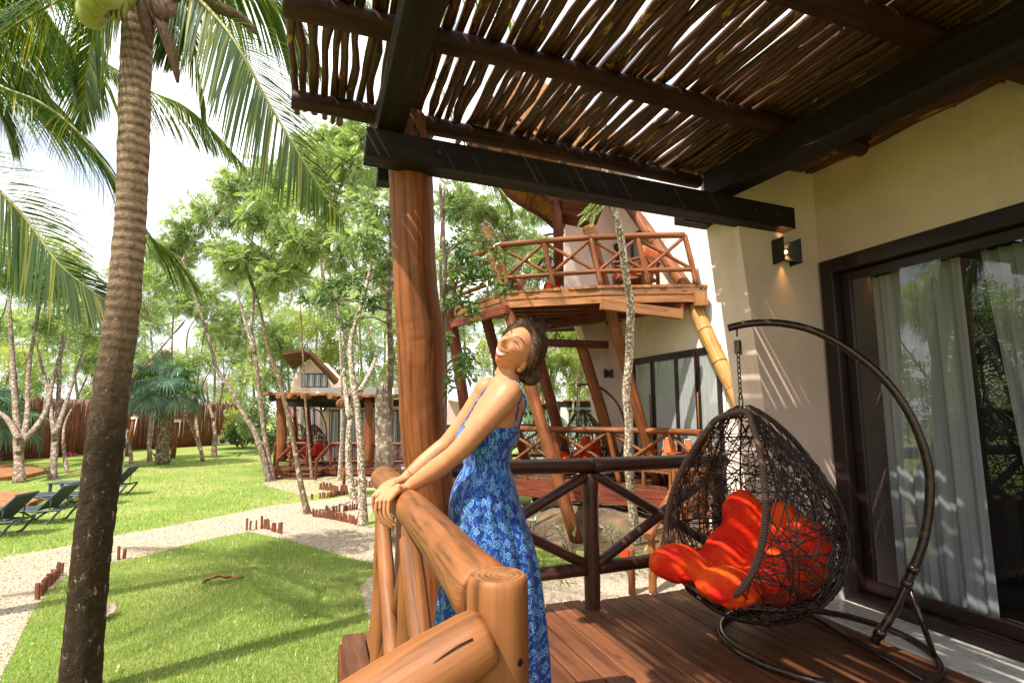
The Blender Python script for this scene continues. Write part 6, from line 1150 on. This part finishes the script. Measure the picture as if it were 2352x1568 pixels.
# body axes: she faces the rail (-X); her chest is turned a little towards the viewer
Fb = nrm(-RT * .97 - FW * V(1, 1, 0) * .22); Lb = nrm(np.cross(V(0, 0, 1), Fb)); PXM = lambda d: d / FPX
def ring(px, py, d, fb, lat, tilt=0.0): c = atd(px, py, d); return (c, Fb * fb + V(0, 0, tilt * fb), Lb * lat)
spec = [(1156, 872, 2.15, .052, .060, .2), (1158, 890, 2.15, .062, .10, .25), (1158, 908, 2.15, .078, .145, .2), (1150, 930, 2.15, .095, .152, .1), (1138, 955, 2.15, .104, .148, 0), (1124, 985, 2.15, .116, .145, 0), (1119, 1008, 2.15, .116, .140, 0), (1118, 1035, 2.16, .092, .128, 0), (1117, 1066, 2.17, .083, .122, 0), (1114, 1105, 2.18, .105, .150, 0), (1116, 1150, 2.19, .122, .168, 0), (1120, 1190, 2.2, .118, .160, 0), (1122, 1225, 2.2, .08, .12, 0)]
def dense(sp, k=5):
    A_ = np.array(sp, float); cv = curve(list(A_), k); return [ring(*r) for r in cv]
parts.append(loft(dense(spec), 40))
nk0, nk1 = atd(1163, 880, 2.15), atd(1174, 838, 2.17); cap([nk0 + V(0, 0, -.03), (nk0 + nk1) / 2 + Fb * .004, nk1, atd(1190, 810, 2.17)], [.060, .050, .048, .055])
# head frame
eimg = nrm(RT * .763 - UP * .645); uh = nrm(RT * .645 + UP * .763); ca_, sa_ = cos(radians(37)), sin(radians(37))
hf = nrm(-eimg * sa_ - FW * ca_); ht = nrm(eimg * ca_ - FW * sa_); hu = nrm(np.cross(ht, hf)) if np.dot(np.cross(ht, hf), uh) > 0 else nrm(np.cross(hf, ht))
hf, hu = nrm(hf * cos(.24) + hu * sin(.24)), nrm(hu * cos(.24) - hf * sin(.24))
OH = atd(1174, 778, 2.08) - hf * .088
toW = lambda p: OH + ht * p[0] + hf * p[1] + hu * p[2]
def gs(x, z, cx, cz, sx, sz): return exp(-((x - cx) / sx) ** 2 - ((z - cz) / sz) ** 2)
def zup(x): return -.0635 + .013 * (x / .031) ** 2
def zlo(x): return -.0765 + .025 * (x / .031) ** 2
def headpt(th, ph, off=0.0, face=True):
    x, y, z = sin(ph) * cos(th), sin(ph) * sin(th), cos(ph)     # y forward
    a, b, c = .074, .096, .113
    c = c if z > 0 else .103
    X, Y, Z_ = a * x, b * y, c * z
    if Z_ < .0:
        k = -Z_ / c; X *= 1 - .42 * k ** 1.35
        if y < 0: Y *= 1 - .30 * k
        else: Y *= 1 + .16 * k * (1 - .15 * k)
    if y > 0 and face:
        d = 0
        d += .024 * gs(X, Z_, 0, -.036, .012, .014) + .012 * gs(X, Z_, 0, -.014, .010, .022) + .007 * gs(abs(X), Z_, .015, -.041, .008, .009)
        d -= .011 * gs(abs(X), Z_, .031, .001, .015, .012); d += .005 * gs(abs(X), Z_, .030, .022, .022, .009); d += .011 * gs(abs(X), Z_, .040, -.034, .017, .016)
        d += .010 * gs(X, Z_, 0, -.094, .020, .014); d -= .006 * gs(X, Z_, 0, -.083, .022, .006)
        if abs(X) < .036: m_ = 1 - (abs(X) / .036) ** 4; zu, zl = zup(X), zlo(X); d += .006 * m_ * exp(-((Z_ - zu - .003) / .004) ** 2) + .0065 * m_ * exp(-((Z_ - zl + .003) / .0045) ** 2); d -= .003 * m_ * exp(-((Z_ - (zu + zl) / 2) / .004) ** 2)
        d += .004 * gs(abs(X), Z_, .031, -.010, .012, .006); Y += d * max(0, y) ** .3
    n = nrm(V(x / a, y / b, z / c)); return V(X, Y, Z_) + n * off
hd = MB(); NT_, NP_ = 150, 110
hd.grid(lambda u, v: toW(headpt(2 * pi * u, .02 + (pi - .04) * v)), NT_, NP_, closed_u=True)
for j in (0, NP_): idx = [j * NT_ + k for k in range(NT_)]; hd.f.append(tuple(idx if j else idx[::-1])); hd.uv.append([(0, 0)] * NT_); hd.mi.append(0); hd.sm.append(True)
parts.append(hd)
for sx in (1,): e = MB(); e.ball(toW(V(.074 * sx, -.006, -.030)), .030, 14, 10, sq=(.28, .55, 1.0), ax=np.array([ht, hf, hu])); parts.append(e); e = MB(); e.ball(toW(V(.076 * sx, .002, -.052)), .011, 10, 8); parts.append(e)
# arms
cap([atd(1166, 903, 2.02), atd(1150, 925, 2.0), atd(1112, 968, 1.985), atd(1070, 1018, 1.99), atd(1040, 1047, 2.01), atd(1000, 1078, 2.05), atd(965, 1101, 2.09), atd(940, 1117, 2.12)], [.054, .050, .0450, .0400, .0365, .0395, .032, .0245], 24)
cap([atd(1118, 893, 2.30), atd(1105, 915, 2.31), atd(1068, 970, 2.32), atd(1030, 1017, 2.32), atd(1008, 1033, 2.31), atd(975, 1062, 2.28), atd(950, 1083, 2.26), atd(932, 1098, 2.25)], [.052, .049, .044, .040, .0355, .036, .030, .0245], 24)
RC = lambda y, ph, rho: V(.338 + rho * cos(ph), y, 1.041 + rho * sin(ph))
def hand(wr, yh, tmb):
    d2r = radians
    for k, (dy, ln, w_, ox) in enumerate(((-.036, .80, .0066, .0), (-.012, .95, .0071, .011), (.012, 1.0, .0073, .023), (.036, .90, .0071, .035))):
        y = yh + dy; kn = RC(y, d2r(158 + 4 * k), .066 + .018 + ox * .9)
        cap([kn, RC(y + dy * .14, d2r(158 + 34 * ln), .066 + .0145 + ox), RC(y + dy * .20, d2r(158 + 57 * ln), .066 + .010 + ox), RC(y + dy * .16, d2r(158 + 78 * ln), .066 + .007 + ox * .85)], [w_ * 1.2, w_ * 1.04, w_, w_ * .80], 12, 5)
        cap([wr + V(0, dy * .4, 0), (wr + kn) / 2 + V(-.006 - ox * .2, dy * .2, .012), kn], [.017, .0130, .0098], 12, 5)
    b = RC(yh + .02, d2r(118), .066 + .014); cap([b, RC(yh + .052, d2r(125), .066 + .012), RC(yh + .068, d2r(140), .066 + .009), RC(yh + .076, d2r(158), .066 + .007)] if tmb else [b, RC(yh + .052, d2r(105), .066 + .010), RC(yh + .062, d2r(88), .066 + .009)], [.0145, .0115, .0095, .0078], 12, 5)
hand(atd(938, 1119, 2.125), 2.115, True); hand(atd(930, 1100, 2.25), 2.245, True)
# legs and feet under the dress
hipc = atd(1122, 1200, 2.2)
for s in (-1, 1):
    h = hipc + Lb * s * .085; ft = V(h[0] + .10, h[1] - .02 + s * .01, .085); cap([h, (h * .5 + ft * .5) + Fb * .02, ft], [.082, .058, .036], 18, 8); cap([ft + V(.02, 0, -.03), ft + Fb * .09 + V(0, 0, -.052), ft + Fb * .17 + V(0, 0, -.062)], [.036, .030, .022], 14)
# join, fuse to one skin, relax
jm = MB()
for q in parts:
    b0 = len(jm.v); jm.v += q.v; jm.f += [tuple(i + b0 for i in f) for f in q.f]; jm.uv += q.uv; jm.mi += [0] * len(q.f); jm.sm += [True] * len(q.f)
bo = jm.build('body', M['skin'], woman); rm = bo.modifiers.new('remesh', 'REMESH'); rm.mode = 'VOXEL'; rm.voxel_size = .0030; rm.use_smooth_shade = True; sm_ = bo.modifiers.new('smooth', 'SMOOTH'); sm_.factor = .5; sm_.iterations = 2
dg = bpy.context.evaluated_depsgraph_get(); me2 = bpy.data.meshes.new_from_object(bo.evaluated_get(dg)); bo.modifiers.clear(); bo.data = me2
me2.materials.clear()
for k in ('skin', 'lip', 'teeth', 'brow', 'lash', 'cheek', 'mouthdark'): me2.materials.append(M[k])
nf = len(me2.polygons); cen = np.zeros(nf * 3); me2.polygons.foreach_get('center', cen); cen = cen.reshape(-1, 3) + np.array(woman.location) - OH
hx, hy, hz = cen @ ht, cen @ hf, cen @ hu; mi = np.zeros(nf, np.int32); fr = (hy > .045) & (np.abs(hx) < .075) & (np.abs(hz) < .12)
ax_ = np.abs(hx); zu = -.0635 + .013 * (hx / .031) ** 2; zl = -.0765 + .025 * (hx / .031) ** 2; inm = fr & (ax_ < .0335)
mi[inm & (hz < zu + .0062 * (1 - (ax_ / .036) ** 2)) & (hz > zl - .0085 * (1 - (ax_ / .036) ** 2))] = 1
mi[inm & (hz < zu - .0002) & (hz > zl + .0002) & (ax_ < .029)] = 2
mi[inm & (ax_ >= .027) & (hz < zu) & (hz > zl)] = 6
ex = (ax_ - .032) / .0155; mi[fr & (np.abs(ex) < 1) & (np.abs(hz - (-.002 + .0055 * (1 - ex ** 2))) < .0021)] = 4
bx_ = (ax_ - .031) / .021; mi[fr & (np.abs(bx_) < 1) & (np.abs(hz - (.0195 + .0065 * (1 - (bx_ - .25) ** 2))) < .0030 * (1.15 - .5 * np.clip(bx_, -1, 1)))] = 3
me2.polygons.foreach_set('material_index', mi); me2.polygons.foreach_set('use_smooth', np.ones(nf, bool)); me2.update()
from mathutils.bvhtree import BVHTree
_bv = BVHTree.FromPolygons([v.co + woman.location for v in me2.vertices], [p.vertices for p in me2.polygons])
def snap(p):
    l, n, i, d = _bv.find_nearest(Vector(p)); return np.array(l + n * .003)
# dress
dspec = [(1126, 980, 2.15, .114, .150, .0), (1122, 992, 2.15, .124, .150, .0), (1119, 1008, 2.15, .127, .148, 0), (1118, 1035, 2.16, .101, .136, 0), (1117, 1062, 2.17, .091, .130, 0), (1117, 1072, 2.17, .092, .131, 0), (1114, 1105, 2.18, .118, .160, 0), (1113, 1145, 2.19, .139, .180, 0), (1120, 1195, 2.2, .156, .192, 0), (1126, 1245, 2.2, .174, .205, 0), (1129, 1310, 2.21, .195, .225, 0), (1128, 1444, 2.22, .222, .25, 0), (1124, 1568, 2.22, .240, .27, 0), (1120, 1712, 2.22, .255, .29, 0)]
def fold(t_, th):
    k = max(0, (t_ - .34) / .66); g = .012 if .25 < t_ < .40 else 0
    return 1 + (.105 * k ** .8) * ((abs(sin(4.5 * th + .7 * sin(t_ * 4))) ** .6 * 2 - 1.2) * .55 + sin(17 * th + t_ * 3) * .35 + sin(5 * th + 2) * .5) + g * sin(46 * th) + .006 * sin(23 * th + t_ * 20)
dm_ = loft(dense(dspec, 7), 150, fold, False); n_ = 150
for k in range(n_): x, y, z = dm_.v[k]; th = 2 * pi * k / n_; dm_.v[k] = (x, y, z + .012 * max(0, cos(th)) - .022 * max(0, -cos(th)) - .004)
dr = dm_.build('dress', M['dress'], woman); so = dr.modifiers.new('thick', 'SOLIDIFY'); so.thickness = .003; so.offset = 1
for pts in ([(1188, 1004, 2.06), (1194, 965, 2.03), (1192, 925, 2.02), (1184, 893, 2.03), (1174, 874, 2.05)], [(1190, 1003, 2.10), (1202, 960, 2.10), (1202, 920, 2.09), (1195, 893, 2.08), (1183, 874, 2.08)], [(1128, 880, 2.24), (1108, 898, 2.20), (1088, 922, 2.17), (1072, 953, 2.15), (1060, 975, 2.13)], [(1130, 883, 2.22), (1112, 903, 2.18), (1094, 925, 2.15)]):
    cvp = curve([atd(*p) for p in pts], 6); cvp = [snap(p) for p in cvp]; m = MB(); m.tube(cvp, .0036, 6); m.build('strap', M['dress'], woman)
# hair
def is_hair(p): x, y, z = p; return (y < (.80 * z - .004 if z > 0 else .3 * z - .004)) if z > -.018 else (y < -.020 and z > -.080)
hm = MB(); NU, NV = 160, 100; P = {}
for j in range(NV + 1):
    for i in range(NU):
        th = 2 * pi * i / NU; ph = .02 + (pi - .04) * j / NV; p = headpt(th, ph, 0, False); rg2 = .013 + .0035 * sin(th * 31 + ph * 5) * sin(ph) + (.012 * max(0, -p[1] / .1)) + .006 * max(0, p[2] / .1); q = headpt(th, ph, rg2, False); P[i, j] = (p, toW(q), ph)
for j in range(NV):
    for i in range(NU):
        c = [(i, j), ((i + 1) % NU, j), ((i + 1) % NU, j + 1), (i, j + 1)]
        if all(is_hair(P[k][0]) for k in c): hm.face([P[k][1] for k in c], 0, True, [(k[0] / NU * .5, k[1] / NV * .3) for k in c])
hr_ = hm.build('hair', M['hair'], woman); bm = bmesh.new(); bm.from_mesh(hr_.data); bmesh.ops.remove_doubles(bm, verts=bm.verts, dist=.0003); bm.to_mesh(hr_.data); bm.free(); so = hr_.modifiers.new('thick', 'SOLIDIFY'); so.thickness = .012; so.offset = -1
bun = atd(1219, 862, 2.15); sg = MB()
for k in range(1100):                                   # combed strands from the hairline back to the bun
    th = random.uniform(-1.9, 1.9) + (0 if random.random() < .8 else random.uniform(-.4, .4)); sx = sin(th); j_ = random.uniform(-.010, .003); z0 = .076 * cos(th * .85) - .3 * j_; yh_ = .010 + .064 * cos(th * .8) + j_; x0 = .072 * sx; ph0 = math.acos(max(-1, min(1, z0 / .113))); pts = []
    tt = atan2(yh_ / .096, x0 / .074 + 1e-6)
    nb = V(.01 * sx, -.075, -.065)
    for i in range(9):
        f = i / 8; q = V(x0, yh_, z0) * (1 - f) + nb * f; q = nrm(q / V(.074, .096, .113)) ; lift = .001 + .016 * min(1, f * 5) + .010 * sin(pi * f) + random.uniform(-.001, .004) + (.012 if random.random() < .02 else 0); pts.append(toW(q * V(.074, .096, .113) * (1 - .08 * f) + q * lift))
    sg.tube(curve(pts, 3), random.uniform(.0006, .0014), 4, cap=False)
for k in range(26): # flyaways
    a_ = random.uniform(-.9, 1.4); p = toW(V(.03 * sin(a_ * 2), -.02 + .05 * cos(a_ * 2), .125)); d = nrm(RT * random.uniform(-.3, 1) + UP * random.uniform(-.1, .5)); sg.tube(curve([p, p + d * .02 + UP * .012, p + d * random.uniform(.03, .06) + UP * random.uniform(-.005, .02)], 4), .0006, 3, cap=False)
sg.build('strands', M['hair'], hr_)
bn = MB()
for k in range(7):
    a_ = k * .9; c = bun + RT * .020 * cos(a_) + UP * .018 * sin(a_) - FW * .012 * (k % 2); u1 = nrm(RT * cos(a_ + 1) + UP * sin(a_ + 1)); u2 = nrm(np.cross(u1, FW) * .7 - FW * .6); 
    for j in range(16): o_ = rvec(1)[0] * .007; bn.tube([c + o_ + (u1 * cos(s_) * .022 + u2 * sin(s_) * .017) * (1 + .06 * sin(3 * s_)) for s_ in np.linspace(0, 5.6, 14)], random.uniform(.0022, .0042), 5, cap=False)
    bn.ball(c, .021, 12, 8, wob=.06)
for k in range(40): q = toW(V(random.uniform(-.05, .05), -.085, random.uniform(-.06, -.02))); bn.tube(curve([q, (q + bun) / 2 - RT * -.006, bun + rvec(1)[0] * .015], 4), random.uniform(.0012, .003), 4, cap=False)
bn.build('bun', M['hair'], hr_)
m = MB(); c = RC(2.115 + .0125, radians(181), .066 + .0155 + .0225); m.tube([c + V(.010 * cos(s_) , .0105 * sin(s_), .0) for s_ in np.linspace(0, 2 * pi, 13)[:-1]], .0016, 5, closed=True); m.ball(c + V(-.011, 0, 0), .004, 8, 6); m.build('ring', M['chain'], woman)
m = MB(); c = atd(944, 1088, 2.255); ax2 = nrm(atd(950, 1083, 2.26) - atd(932, 1098, 2.25)); u1 = nrm(np.cross(ax2, FW)); u2 = np.cross(ax2, u1); m.tube([c + (u1 * cos(s_) + u2 * sin(s_)) * .030 for s_ in np.linspace(0, 2 * pi, 17)[:-1]], .0014, 5, closed=True); m.tube([c + u1 * .03, c + u1 * .034 + RT * .05 + UP * .045], .0008, 4); m.build('bracelet', M['redsign'], woman)
